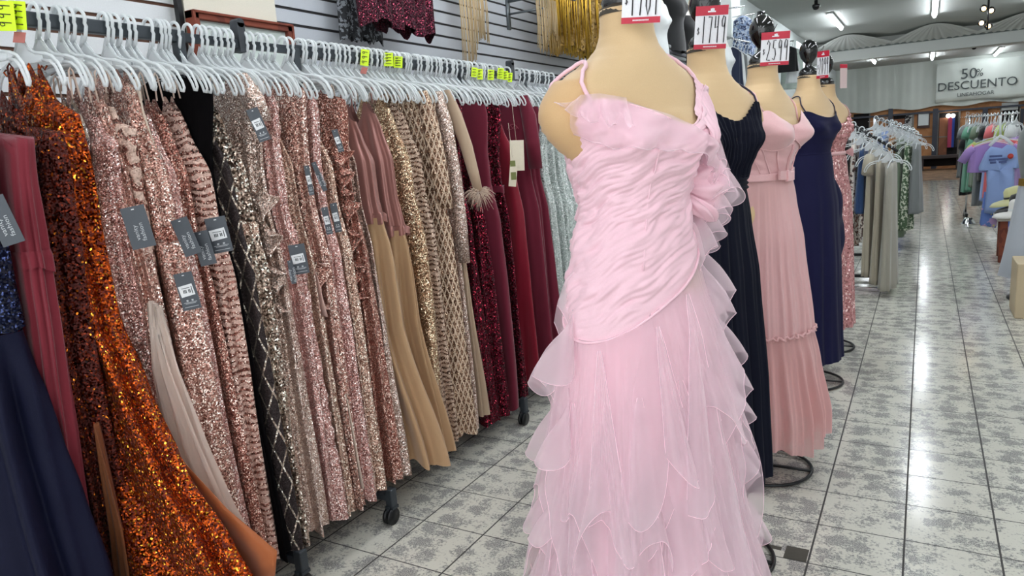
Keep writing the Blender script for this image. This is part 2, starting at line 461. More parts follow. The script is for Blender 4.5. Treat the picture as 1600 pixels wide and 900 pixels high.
# posts, openings, doors, notice
mb = MB()
for px0, px1 in ((1387, 1394), (1456, 1464), (1533, 1541), (1592, 1597)): frect(mb, px0, 170, px1, 268, .02, .08)
frect(mb, 1330, 173, 1600, 176, .02, .07)
struct('trim_7', mb, FRM)
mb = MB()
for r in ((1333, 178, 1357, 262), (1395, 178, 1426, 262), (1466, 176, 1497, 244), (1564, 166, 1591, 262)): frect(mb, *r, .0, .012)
struct('opening_shade', mb, DARK)  # thin dark sheets on the wall, painted shade of the cubicle openings
mb = MB()
for r in ((1357, 176, 1359, 264), (1424, 178, 1427, 264), (1463, 172, 1466, 262), (1496, 172, 1499, 262), (1560, 166, 1563, 262), (1590, 166, 1592, 262), (1359, 213, 1387, 214.5), (1427, 213, 1456, 214.5), (1499, 213, 1533, 214.5), (1454, 258, 1460, 259)): frect(mb, *r, .0, .03)
struct('trim_9', mb, GREYF)
for n, r in enumerate(((1396, 186, 1412, 262), (1467, 184, 1480, 242))):
    mb = MB(); frect(mb, *r, .02, .03); o = mb.build('door_%d' % (n+1), WOODD, smooth=False); o['kind'] = 'structure'
    q = MB(); frect(q, r[0], 213, r[2], 214.5, .05, .01); q.build('door_rail', GREYF, o, smooth=False)
mb = MB(); frect(mb, 1565, 160, 1591, 172, .05, .02); tag(mb.build('roller_blind', pm('blind', (176, 180, 178), .7), smooth=False), 'pale slatted blind rolled at top of far right fitting room', 'blind')
t = thing('notice_board', 'white notice in a dark brown frame on far wooden wall', 'notice', fp(1443, 188, .03))
mb = MB(); frect(mb, 1433, 174, 1453, 200, .03, .02); mb.build('frame', pm('board_frame', (70, 46, 36), .5), t, smooth=False)
mb = MB(); frect(mb, 1435, 176, 1451, 196, .052, .006); mb.build('paper', pm('paper', (214, 222, 222), .6), t, smooth=False)
mb = MB(); frect(mb, 1414, 180, 1425, 200, .03, .01); t = tag(mb.build('poster', printed('poster_print', (40, 40, 42), [(170, 170, 168)], 9, .5), smooth=False), 'small black and white poster beside the left fitting room', 'poster')
DEC = pm('decal_white', (200, 190, 184), .6)
for px, py, w in ((1372, 186, 26), (1518, 179, 28)):
    p = fp(px, py, .03)
    t = thing('wall_decal', 'white script lettering on the wooden wall ' + ('left of the notice' if px < 1400 else 'right of the open fitting room'), 'decal', p, 'white script lettering on the fitting room panels')
    textmesh('...Ropa', .26, DEC, t, frameM(p, ax, az), sx=.9, extrude=.003)
# bench in front of open fitting room
t = thing('bench', 'dark low bench in front of the open fitting room', 'bench', (fp(1468, 255).x, 27.3, 0))
a = fp(1438, 244, .8); b_ = fp(1500, 244, .8); BW = pm('bench_dark', (58, 48, 46), .6)
MB().box(a.x, b_.x, 26.95, 27.4, a.z-.1, a.z).build('seat', BW, t, smooth=False, bevel=.01)
for x in (a.x, b_.x-.1): MB().box(x, x+.1, 26.97, 27.38, 0, a.z-.1).build('leg', BW, t, smooth=False)
MB().box(a.x+.1, b_.x-.1, 27.3, 27.36, .12, a.z-.1).build('back_panel', DARK, t, smooth=False)
# clothes seen inside the open fitting room
for k, (px, c, nm) in enumerate(((1484, (170, 60, 90), 'pink'), (1488, (40, 70, 150), 'blue'), (1491, (24, 22, 26), 'black'))):
    p = fp(px, 215, .12)
    r = [[(p.x+.07*cos(u/12*2*pi), p.y+.03*sin(u/12*2*pi)*(1+.3*sin(u*2)), 1.68-1.0*v/6) for u in range(12)] for v in range(7)]
    tag(MB().grid(r, True).build('hanging_garment', cloth('fit_%d' % k, c)), '%s garment hanging inside the open fitting room' % nm, 'garment')
for k, px in enumerate((1482, 1489)):
    p = fp(px, 181, .12)
    tag(MB().lathe([(0, .07), (.05, .05), (.07, 0), (.05, -.05), (0, -.07)], p, 12).build('lit_bulb', pm('bulb_lit', (255, 250, 240), .4, emis=6)), 'round lit bulb at top of the open fitting room, %s one' % ('left', 'right')[k], 'bulb')
p = at(1255, 97, X=-2.74)
struct('bright_panel_1', MB().box(-2.745, -2.73, p.y-1.1, p.y+1.1, p.z-.4, p.z+.4), pm('panel_glow', (240, 246, 250), .4, emis=1.3))  # pale emissive panel set on the left wall
# framed white sign leaning behind the rack, in front of cream pillar
fa, fb, fc = at(297, 16, X=-2.66), at(455, 38, X=-2.66), at(303, 68, X=-2.66)
zt_ = (fa.z+fb.z)/2
t = thing('framed_sign', 'white sign in a reddish brown wooden frame behind the rack', 'sign', (-2.66, (fa.y+fb.y)/2, zt_-.75))
FW_ = printed('frame_wood', (124, 58, 40), [(104, 46, 32)], 6, .5); y0, y1, z0, z1 = fa.y, fb.y, zt_-.75, zt_
fr = MB(); w = .035
for q in ((y0, y1, z1-w, z1), (y0, y1, z0, z0+w), (y0, y0+w, z0, z1), (y1-w, y1, z0, z1)):
    fr.box(-2.70, -2.65, q[0], q[1], q[2], q[3]); 
fr.box(-2.65, -2.642, y0, y1, z1-.012, z1).box(-2.65, -2.642, y0, y0+.012, z0, z1).box(-2.65, -2.642, y1-.012, y1, z0, z1)
fr.build('frame', FW_, t, smooth=False, bevel=.004)
MB().box(-2.68, -2.672, y0+w, y1-w, z0+w, z1-w).build('sheet', pm('sign_sheet', (206, 216, 210), .6), t, smooth=False)
p = at(378, 65, X=-2.668)
textmesh('en', .10, pm('sign_ink', (120, 128, 122), .7), t, frameM(Vector((-2.668, p.y, p.z)), Vector((0, 1, 0)), az), extrude=.001)

# ------------------------------------------------------------------ garment racks
XR, ZR = -2.15, 1.975
def rack(name, y0, y1, ya, yb, label):
    t = thing('garment_rack', label, 'rack', (XR, (y0+y1)/2, 0), 'dark rolling racks in a row along the left wall')
    r = MB()
    r.box(XR-.014, XR+.014, y0-.02, y1+.02, ZR-.045, ZR-.005)
    r.build('rail', DARKMET, t, smooth=False, bevel=.004)
    for y in (y0, y1):
        MB().box(XR-.016, XR+.016, y-.016, y+.016, .12, ZR-.02).build('upright', DARKMET, t, smooth=False, bevel=.004)
        f = MB().box(XR-.25, XR+.25, y-.017, y+.017, .10, .13)
        for sx_ in (-1, 1): f.box(XR+sx_*.25-.018, XR+sx_*.25+.018, y-.018, y+.018, .075, .155)
        fo = f.build('foot', DARKMET, t, smooth=False, bevel=.005)
        for sx_ in (-1, 1):
            c = Vector((XR+sx_*.25, y, .04))
            w = MB()
            for dx in (-.011, .011):
                w.tube([c+Vector((dx-.006, -.012, -.004)), c+Vector((dx+.006, -.012, -.004))], .036, 20)
            w.build('caster', BLACKMET, fo)
            MB().box(c.x-.006, c.x+.006, c.y-.03, c.y+.008, .03, .08).box(c.x-.02, c.x+.02, c.y-.02, c.y+.02, .066, .078).build('caster_fork', DARKMET, fo, smooth=False)
    MB().box(XR-.012, XR+.012, y0, y1, .10, .12).build('base_bar', DARKMET, t, smooth=False)
    for y, d in ((y0, ya), (y1, yb)):
        if d is None: continue
        first = y == y0
        e = MB().box(XR-.011, XR+.011, min(y, d), max(y, d), ZR-.04, ZR-.012)
        e.build('rail_extension', DARKMET, t, smooth=False)
        if first: continue
        cp = MB(); cp.box(XR-.02, XR+.02, d-.016, d+.016, ZR-.055, ZR+.045)
        cp.tube([(XR-.02, d, ZR+.045), (XR+.02, d, ZR+.045)], .016, 14)
        cp.build('end_stop', pm('end_stop_plastic', (52, 56, 62), .5), t, smooth=False)
ycap = at(370, 36, X=XR).y
rack('a', .35, 1.62, -.1, ycap, 'dark rolling rack on the left carrying navy, orange and rose gold gowns')
ycap2 = at(797, 107, X=XR).y
rack('b', 2.13, 3.3, ycap+.05, ycap2, 'dark rolling rack in the middle carrying champagne tulle and burgundy gowns')
rack('c', 4.0, 5.2, ycap2+.12, None, 'dark rolling rack furthest back, behind the pink ruffled gown')

# ------------------------------------------------------------------ hangers
s = NT('hanger_plastic')
s.b.inputs['Base Color'].default_value = lin((240, 243, 244)); s.b.inputs['Roughness'].default_value = .28
s.b.inputs['Coat Weight'].default_value = .3
tp = s.n('BsdfTransparent'); tr = s.n('BsdfTranslucent'); tr.inputs[0].default_value = lin((244, 247, 248))
m1 = s.n('MixShader'); m1.inputs[0].default_value = .4; s.l(s.b.outputs[0], m1.inputs[1]); s.l(tr.outputs[0], m1.inputs[2])
m2 = s.n('MixShader'); m2.inputs[0].default_value = .92; s.l(tp.outputs[0], m2.inputs[1]); s.l(m1.outputs[0], m2.inputs[2]); s.l(m2.outputs[0], s.out.inputs[0])
HP = s.m
s = NT('hanger_web')
s.b.inputs['Base Color'].default_value = lin((236, 240, 242)); s.b.inputs['Roughness'].default_value = .35
tp = s.n('BsdfTransparent'); m2 = s.n('MixShader'); m2.inputs[0].default_value = .72; s.l(tp.outputs[0], m2.inputs[1]); s.l(s.b.outputs[0], m2.inputs[2]); s.l(m2.outputs[0], s.out.inputs[0])
HW = s.m
def make_hanger():
    t = thing('clothes_hanger', '', 'hanger', local=True)
    h = MB(); pts = []
    for k in range(15):
        a = radians(-35 + 235*k/14); pts.append((-.026*cos(a)*-1, 0, .0+.026*sin(a)+.004))
    pts = pts[::-1]
    pts += [(.026, 0, -.02), (.016, 0, -.045), (.004, 0, -.066)]
    h.tube([(p[0], p[1], p[2]-.021) for p in pts], [.0052]*len(pts), 8)
    h.build('hook', HP, t)
    b = MB()
    for s_ in (-1, 1):   # arms
        arm = [(s_*.004, 0, -.085), (s_*.02, 0, -.098), (s_*.045, 0, -.125), (s_*.075, 0, -.138), (s_*.13, 0, -.148), (s_*.165, 0, -.16), (s_*.19, 0, -.18), (s_*.208, 0, -.21), (s_*.213, 0, -.228), (s_*.207, 0, -.238), (s_*.197, 0, -.236), (s_*.190, 0, -.215), (s_*.172, 0, -.187), (s_*.15, 0, -.170), (s_*.11, 0, -.162)]
        b.tube(arm, .0042, 7)
    b.tube([(-.12, 0, -.163), (0, 0, -.158), (.12, 0, -.163)], .003, 6)
    b.build('arms', HP, t)
    w = MB()
    out = [(-.11, -.146), (-.075, -.134), (-.045, -.118), (-.022, -.09), (0, -.058), (.022, -.09), (.045, -.118), (.075, -.134), (.11, -.146), (.11, -.16), (0, -.158), (-.11, -.16)]
    o = len(w.v); n = len(out)
    for y in (-.001, .001): w.v += [(x, y, z) for x, z in out]
    w.f += [tuple(range(n))[::-1], tuple(range(n, 2*n))] + [(i, (i+1) % n, n+(i+1) % n, n+i) for i in range(n)]
    w.build('web', HW, t, smooth=False)
    return t
HANG0 = make_hanger(); used = [False]; HYS = []
def hanger(y, label, group='clear plastic hangers on the racks', x=XR, z=ZR, rz=None, k=1.):
    if used[0]:
        t = HANG0.copy(); C.objects.link(t)
        for ch in HANG0.children:
            c = ch.copy(); C.objects.link(c); c.parent = t
    else:
        t = HANG0; used[0] = True
    t.location = (x, y, z+.010*k)
    t.rotation_euler = (random.uniform(-.02, .02), random.uniform(-.03, .03), rz if rz is not None else random.uniform(-.10, .06))
    t.scale = (k, k, k)
    t['label'] = label; t['group'] = group
    HYS.append(y); return t

# ------------------------------------------------------------------ rack gowns
def ez(px, py, Y): 
    p = at(px, py, Y=Y); return p.z, p.x
def gown_body(y, prof, n=112, m=70, folds=9, fa=.010, seed=0, ztop=None, lean=0., x0=XR, tz=None, rough=0.):
    """prof: descending z rows (z, xl, xr, by, fold) ; xl/xr offsets of the two edges from the rail"""
    rnd = random.Random(seed); ph = [rnd.uniform(0, 6.28) for _ in range(8)]
    z1 = prof[-1][0]; rows = []
    for i in range(m+1):
        v = i/m; row = []
        for j in range(n):
            t = 2*pi*j/n; ct, st = cos(t), sin(t)
            sx_ = math.copysign(abs(ct)**.8, ct)
            za = ztop(sx_) if ztop else prof[0][0]
            hem = z1 + .008*sin(3*t+ph[0]) + .006*sin(7*t+ph[1])
            z = za + (hem-za)*v
            xl, xr, by, fo = lerp(prof, z)
            cx = (xl+xr)/2; hw = (xr-xl)/2
            F = sin(folds*t+ph[2]+.8*sin(1.7*z+ph[3])) + .55*sin((folds*1.7//1)*t+ph[4]+1.1*sin(2.3*z+ph[5])) + .3*sin(3*t+ph[6]+2*z)
            d = fa*fo*F*min(1, .12+v*5)
            if rough: d += rough*sin(40*z+9*sin(2*t+ph[7])+5*sin(11*z))
            X = x0 + cx + hw*sx_ + d*ct*1.1
            Yp = y + by*math.copysign(abs(st)**.75, st) + d*math.copysign(abs(st)**.4, st)*.8 + lean*(z-1.7)
            row.append((X, Yp, z))
        rows.append(row)
    return MB().grid(rows, True)
def strap(mb, y, x, z0, z1, w=.0035):
    mb.tube([(XR+x, y-.006, z0), (XR+x*.98, y-.004, (z0+z1)/2), (XR+x*.97, y, z1), (XR+x*.98, y+.006, z1-.02), (XR+x, y+.009, z0)], w, 6)

SQ = {}
ROSE = sequin('rose_gold_sequins', (140, 92, 82), (226, 176, 160), (255, 238, 226), 287, metal=.7)
ROSE2 = sequin('pink_rose_sequins', (156, 104, 98), (234, 184, 174), (255, 240, 234), 345, metal=.7)
ROSE3 = sequin('dark_rose_sequins', (118, 68, 58), (204, 140, 124), (250, 222, 206), 322, metal=.7)
CHAMP = sequin('champagne_sequins', (152, 114, 98), (230, 192, 172), (255, 244, 228), 299, metal=.7)
CHAMP2 = sequin('pale_champagne_sequins', (164, 132, 118), (230, 202, 188), (255, 246, 238), 368)
GOLD = sequin('gold_sequins', (150, 112, 84), (226, 190, 156), (255, 240, 206), 276)
SILV = sequin('silver_gold_sequins', (104, 82, 70), (214, 190, 172), (255, 250, 238), 190, tilt=.9)
FEATH = sequin('feather_sequins', (110, 66, 58), (196, 140, 126), (246, 220, 206), 280, pattern='feather', base=(214, 178, 164))
VINE = sequin('vine_sequins', (118, 72, 64), (204, 150, 136), (250, 228, 214), 260, pattern='vines', base=(222, 190, 174))
LATT = sequin('lattice_on_black', (170, 150, 136), (206, 190, 174), (250, 244, 232), 300, pattern='lattice', base=(44, 32, 32))
TREL = sequin('trellis_champagne', (112, 80, 64), (150, 116, 96), (220, 190, 160), 300, pattern='trellis', base=(216, 192, 168))
LEAF = sequin('leaf_champagne', (84, 62, 54), (150, 116, 98), (236, 212, 190), 300, pattern='feather', base=(206, 180, 160))
MESHS = sequin('silver_motif_mesh', (110, 104, 104), (196, 190, 186), (250, 250, 250), 240, pattern='spots', base=(196, 178, 160))
ORNG = sequin('orange_sequins', (92, 26, 8), (214, 92, 26), (255, 184, 60), 210, tilt=.85, cover=.7, base=(120, 38, 16), glint_cut=.91)
RUST = sequin('rust_sequins', (48, 14, 8), (112, 40, 20), (240, 140, 40), 210, tilt=.85, cover=.5, base=(84, 26, 18), glint_cut=.94)
BURQ = sequin('burgundy_sequins', (50, 4, 18), (112, 14, 40), (232, 70, 96), 220, tilt=.85, cover=.7, base=(66, 8, 24), glint_cut=.92)
MINT = sequin('white_sequins', (176, 188, 184), (216, 224, 220), (255, 255, 255), 240, cover=.5, base=(206, 216, 212), metal=.4)
NAVYQ = sequin('navy_sequins', (8, 12, 32), (16, 22, 50), (60, 70, 110), 230, cover=.7, base=(10, 14, 36))
NAVY = cloth('navy_satin', (10, 13, 40), .7, .0, spec=.2)
BURG = cloth('burgundy_chiffon', (122, 28, 44), .75, .3)
WINE = cloth('wine_crepe', (112, 14, 44), .7, .3)
WINE2 = cloth('deep_red_satin', (140, 10, 40), .45, .3)
BLK = cloth('black_velvet', (9, 7, 9), .95, .0, spec=.1)
TANT = tulle('tan_tulle', (200, 164, 124), .93, tl=.2)
TANL = cloth('tan_lining', (168, 92, 48), .55, .2)
NUDET = tulle('nude_tulle', (236, 218, 206), .74, tl=.3)
SATR = pm('rose_satin', (168, 116, 108), .28, metal=.25, sheen=.2)
PINKL = cloth('blush_lining', (214, 178, 168), .6)
CREAML = cloth('cream_lining', (232, 214, 196), .6)
BEIGE = tulle('beige_mesh', (198, 174, 148), .92, tl=.2)
NSTR = cloth('nude_strap', (228, 204, 188), .6)
TAGM = pm('tag_card', (66, 72, 80), .45); STK = pm('sticker_white', (232, 234, 236), .5); TINK = pm('tag_ink', (190, 194, 198), .5)
BARM = pm('bar_print', (60, 62, 66), .6)

def hang_tag(px, py, parent, yaw=-42, back=False, w=.07, h=.125, roll=8, X=-1.85, label=None):
    c = at(px, py, X=X); w *= .82; h *= .82
    n = Matrix.Rotation(radians(-yaw), 3, 'Z') @ Vector((0, -1, 0))     # facing direction
    axx = Vector((0, 0, 1)).cross(n).normalized()      # viewer's right
    r = Matrix.Rotation(radians(roll), 3, n); ax_ = r @ axx; az_ = r @ Vector((0, 0, 1))
    mb = MB().obox(c, ax_, n, az_, w/2, .0008, h/2)
    t = mb.build('hang_tag', TAGM, parent, smooth=False, label=label or 'dark grey card tag')
    if back:
        q = MB().obox(c+n*.0014+az_*h*.02-ax_*w*.03, (ax_+az_*.08).normalized(), n, (az_-ax_*.08).normalized(), w*.38, .0004, h*.15)
        q.build('price_sticker', STK, t, smooth=False)
        q = MB()
        for k in range(6):
            if k == 3: continue
            q.obox(c+n*.002+az_*(h*.0)+ax_*(-.2+.07*k)*w, ax_, n, az_, w*.022, .0003, h*.045)
        q.obox(c+n*.002+az_*(h*.09)-ax_*w*.06, ax_, n, az_, w*.22, .0003, h*.008)
        q.obox(c+n*.002+az_*(h*.02)+ax_*w*.26, ax_, n, az_, w*.02, .0003, h*.1)
        q.build('barcode', BARM, t, smooth=False)
        q = MB()
        for dz, ww in ((-.3, .36), (-.33, .28), (-.42, .38)): q.obox(c+n*.0014+az_*h*dz, ax_, n, az_, w*ww, .0003, h*.006)
        for dx in (-.14, .14): q.obox(c+n*.0014+az_*h*-.25+ax_*w*dx, ax_, n, az_, w*.05, .0003, h*.022)
        q.build('print', TINK, t, smooth=False)
    else:
        # script logo running up the card
        M = frameM(c+n*.0014-az_*h*.12, -az_*-1, -ax_)
        textmesh('vanity\nfashion', .0155, TINK, t, M, name='logo', extrude=.0002, sx=1.15)
    q = MB().obox(c+n*.0012+az_*h*.43, ax_, n, az_, w*.06, .0003, h*.012); q.build('hole', STK, t, smooth=False)
    return t

GOWNS = []
def gown(label, Y, mat, xr=.22, xh=.24, top='strap', zb=.17, th=.024, folds=10, fa=.0135, seed=None, skirt=None, zs=1.2, waist=None, belt=None, grp=None, zt=1.70, prof=None, rough=0., xl=None, skirt_label=None, straps=None, hang=True):
    t = thing('evening_gown', label, 'gown', (XR, Y, ZR-.03), grp)
    seed = seed if seed is not None else int(Y*1000)
    zt -= .055 if zt > 1.7 and zt < 1.8 else (.03 if zt == 1.8 else 0)
    if top == 'strap':
        ztf = lambda x: zt + .07*math.exp(-((abs(x)-.55)/.28)**2) - .03*(1-abs(x)) 
        p0 = [(zt+.12, -.075, .075, .012, .1), (zt+.03, -.085, .085, .014, .2), (zt-.06, -.11, .115, .020, .4)]
        smat = straps or (NSTR if mat in (ROSE, ROSE2, ROSE3, CHAMP, CHAMP2, FEATH, VINE, SILV, LATT, GOLD, LEAF, MESHS) else mat)
    elif top == 'cover':
        ztf = lambda x: 1.835 - .055*abs(x) - (.06 if abs(x) < .35 else 0)
        p0 = [(1.85, -.17, .17, .014, .1), (1.76, -.205, .205, .024, .3)]
    elif top == 'wide':
        ztf = lambda x: 1.80 - .05*abs(x)
        p0 = [(1.82, -.18, .18, .014, .1), (1.7, -.20, .20, .024, .4)]
    xw = min(.155, xr*.75)
    if prof is None:
        prof = p0 + [(1.50, -.15, xr*.78, th, .45), (1.36, -.15, xr*.80, th*.9, .5), (1.15, -.18, xr*.95, th, .8), (.8, -.20, xr, th*1.1, 1.1), (zb, -.22, xh, th*1.35, 1.6)]
    else:
        prof = p0 + prof
    full = [(q[0], q[1], q[2], q[3], q[4]) for q in prof]
    if skirt is None:
        gown_body(Y, full, folds=folds, fa=fa, seed=seed, ztop=ztf, rough=rough).build('dress_body', mat, t)
    else:
        zj = zs
        up = [q for q in full if q[0] > zj] + [(zj,)+lerp(full, zj)]
        lo = [(zj,)+lerp(full, zj)] + [q for q in full if q[0] < zj]
        gown_body(Y, up, m=30, folds=folds, fa=fa*.5, seed=seed, ztop=ztf).build('bodice', mat, t)
        gown_body(Y, lo, folds=folds, fa=fa, seed=seed+1).build('skirt', skirt, t, label=skirt_label)
    if top == 'strap':
        zh = 1.815
        for x in (-.085, .085):
            b = MB(); b.tube([(XR+x*1.05, Y-.010, ztf(.55)-.01), (XR+x, Y-.006, zh-.01), (XR+x, Y, zh), (XR+x, Y+.006, zh-.01), (XR+x*1.05, Y+.012, ztf(.55)-.01)], .0028, 6)
            b.build('strap', smat, t)
    if belt:
        q = lerp(full, waist); 
        p2 = [(waist+.022, q[0]-.004, q[1]+.006, q[2]+.004, q[3]), (waist-.022, q[0]-.004, q[1]+.006, q[2]+.004, q[3])]
        gown_body(Y, p2, m=4, folds=folds, fa=fa, seed=seed).build('waistband', belt, t)
    if hang: hanger(Y, 'clear hanger of the ' + ' '.join(label.split()[:12]))
    GOWNS.append((Y, t)); return t
def swept(pts, Y, z_top=None):
    """profile rows whose aisle edge passes these photo pixels for a gown hanging at depth Y"""
    return [(at(px, py, Y=Y).z, at(px, py, Y=Y).x - XR) for px, py in pts]
def mkprof(pts, Y, by, xl=-.2, tail=None):
    out = []
    for k, (px, py) in enumerate(pts):
        p = at(px, py, Y=Y); v = k/(len(pts)-1)
        out.append((p.z, xl-.05*v, p.x-XR, by*(1+.8*v), .5+1.2*v))
    return out
def edgeY(px): return at(px, 350, X=-1.93).y

# left end: navy, burgundy, rust, orange
gown('navy satin gown at far left of the rack, skirt sweeping out past the burgundy pleats', .86, NAVYQ, skirt=NAVY, zs=1.15, folds=6, fa=.02,
     prof=mkprof([(-60, 150), (-40, 300), (-12, 460), (14, 580), (44, 700), (74, 800), (110, 920), (150, 1080)], .84, .05))
gown('burgundy pleated chiffon gown with a gathered waist between navy and rust gowns', .955, BURG, folds=22, fa=.006, zt=1.68, waist=1.32, belt=BURG,
     prof=mkprof([(44, 190), (52, 290), (58, 330), (80, 480), (102, 640), (122, 800), (130, 930), (136, 1100)], .955, .035))
gown('dark rust sequin gown with gold glints beside the burgundy pleated gown', 1.045, RUST, folds=8, fa=.013, zt=1.75,
     prof=mkprof([(84, 160), (98, 240), (108, 350), (124, 500), (150, 650), (180, 800), (205, 930), (215, 1080)], 1.045, .032))
og = gown('bright orange sequin gown flaring wide at the hem with a tan lined train', 1.125, ORNG, folds=8, fa=.017, zt=1.80,
     prof=mkprof([(112, 170), (128, 250), (141, 350), (172, 500), (222, 620), (278, 740), (345, 850), (385, 925), (400, 1080)], 1.125, .042))
# tan lining train showing behind the orange sequins
def sheet(name, mat, parent, L, R, nu=16, wav=.008, label=None, thick=.002):
    """cloth panel between two polylines of world points"""
    rows = []
    for i in range(len(L)):
        a, b = Vector(L[i]), Vector(R[i])
        rows.append([a.lerp(b, j/nu) + Vector((0, wav*sin(j*1.1+i*.4), 0)) for j in range(nu+1)])
    return MB().grid(rows).build(name, mat, parent, thick=thick, label=label)
Yt = 1.19
L = [at(x, y, Y=Yt) for x, y in ((150, 560), (180, 640), (200, 720), (230, 820), (280, 900), (310, 980))]
Rr = [at(x, y, Y=Yt) for x, y in ((206, 580), (242, 650), (292, 725), (355, 795), (432, 862), (428, 900))]
sheet('train_lining', TANL, og, L, Rr, wav=.006, label='tan lining of the train')
Yt = 1.03
sheet('slit_lining', cloth('slit_tan', (132, 76, 42), .6, .1), og, [at(x, y, Y=Yt) for x, y in ((150, 660), (158, 740), (170, 830), (182, 960))], [at(x, y, Y=Yt) for x, y in ((152, 665), (172, 740), (194, 830), (212, 960))], label='tan lining in the slit')
gown('silver patterned nude mesh gown with short sleeve beside the orange gown', 1.20, MESHS, xr=.17, xh=.2, folds=6, top='strap', zt=1.74, seed=3,
     prof=mkprof([(138, 240), (148, 330), (168, 420), (190, 520), (210, 620), (230, 760), (250, 900), (260, 1000)], 1.20, .026))
g6 = gown('rose gold sequin strappy gown right of the silver patterned mesh gown', 1.25, ROSE2, folds=7, zt=1.73,
     prof=mkprof([(176, 190), (186, 300), (200, 400), (224, 520), (250, 640), (275, 760), (300, 860), (310, 1000)], 1.25, .030))
g7 = gown('nude gown with rose vine sequins and a sheer tulle train', 1.30, VINE, folds=6, zt=1.76, zb=.15, seed=31,
     prof=mkprof([(208, 180), (222, 300), (236, 400), (255, 520), (282, 640), (305, 760), (330, 880), (340, 960)], 1.30, .026))
Yt = 1.27
for k, (o1, o2) in enumerate(((0, 0), (-14, .02), (-30, -.02))):
    L = [at(x+o1*.3, y, Y=Yt-o2-.03) for x, y in ((236, 470), (240, 580), (262, 700), (300, 800), (345, 870))]
    Rr = [at(x+o1, y, Y=Yt-o2) for x, y in ((252, 480), (284, 580), (330, 700), (368, 790), (405, 858))]
    sheet('tulle_train', NUDET, g7, L, Rr, wav=.009, label='sheer nude tulle train', thick=0)
R0 = dict(zb=.16)
g8 = gown('slim dusty rose sequin gown behind the nude vine patterned gown', edgeY(235), ROSE, xr=.2, zt=1.78, **R0)
g9 = gown('rose gold sequin gown with deep V neck and crossed waist wrap', edgeY(283), ROSE, xr=.225, xh=.235, th=.036, folds=7, zt=1.80, waist=1.33, belt=ROSE3, **R0)
g10 = gown('pink rose sequin gown with blush lining showing at the neck', edgeY(300), ROSE2, xr=.215, zt=1.74, folds=6, **R0)
g11 = gown('narrow copper sequin gown left of the feather patterned gown', edgeY(322), ROSE3, xr=.20, zt=1.74, folds=6, **R0)
g12 = gown('rose gown with dark feather pattern of sequins beside the black gown', edgeY(348), FEATH, xr=.225, th=.034, zt=1.75, folds=5, **R0)
gown('plain black gown squeezed behind the lattice gown', edgeY(366), BLK, xr=.185, th=.022, top='cover', **R0)
g14 = gown('black gown overlaid with a silver sequin lattice', edgeY(386), LATT, xr=.22, th=.028, folds=5, zt=1.74, **R0)
gown('silver and gold large sequin gown with straps beside the lattice gown', edgeY(405), SILV, xr=.225, th=.026, folds=7, zt=1.75, waist=1.31, belt=CHAMP, **R0)
g16 = gown('pale rose sequin gown with cap sleeve and cascading side ruffle', edgeY(437), CHAMP2, xr=.215, th=.026, top='cover', **R0)
g17 = gown('rose sequin gown ruched diagonally at the hip', edgeY(462), ROSE2, xr=.225, th=.028, rough=.0035, top='wide', **R0)
g18 = gown('champagne rose sequin gown with satin straps after the ruched gown', edgeY(483), CHAMP, xr=.22, th=.022, zt=1.76, **R0)
g19 = gown('rose sequin gown with a slit showing blush lining and ruffle', edgeY(505), ROSE, xr=.225, th=.022, top='cover', **R0)
g20 = gown('soft pink sequin gown with cream lining in its long slit', edgeY(523), ROSE2, xr=.22, th=.022, top='wide', **R0)
gown('champagne sequin gown with green tag string left of the ruffled rose gown', edgeY(541), CHAMP, xr=.22, th=.018, top='strap', **R0)
g22 = gown('copper rose sequin gown with ruffles gathered at bust and side', edgeY(568), ROSE3, xr=.225, th=.026, top='wide', **R0)
gown('silver champagne sequin gown between copper ruffles and tan tulle', edgeY(582), CHAMP2, xr=.215, th=.016, zt=1.74, **R0)
gt1 = gown('nearer rose satin gown with a full tan tulle skirt', edgeY(610), SATR, xr=.205, xh=.37, th=.036, folds=9, fa=.019, skirt=TANT, zs=1.27, zb=.19, waist=1.27, belt=SATR, zt=1.72, skirt_label='tan tulle skirt')
gt2 = gown('farther rose satin gown with a full tan tulle skirt', edgeY(640), SATR, xr=.20, xh=.31, th=.03, folds=9, fa=.019, skirt=TANT, zs=1.20, zb=.17, waist=1.20, belt=SATR, zt=1.70, skirt_label='tan tulle skirt')
gown('gold champagne allover sequin gown right of the tan tulle skirts', edgeY(661), GOLD, xr=.22, th=.028, zt=1.78, folds=5, zb=.15)
gown('champagne gown with dark leaf lines, next to the gold gown', edgeY(680), LEAF, xr=.215, th=.024, zt=1.76, folds=5, zb=.14)
g28 = gown('champagne long sleeved gown with a trellis pattern of sequins', edgeY(700), TREL, xr=.225, th=.032, top='cover', folds=5, zb=.14)
g29 = gown('pale gold long sleeved sequin gown behind the trellis patterned gown', edgeY(714), CHAMP2, xr=.215, th=.02, top='cover', zb=.15)
g30 = gown('beige mesh long sleeved gown with a feather cuff', edgeY(727), BEIGE, xr=.205, th=.02, top='cover', zb=.2)
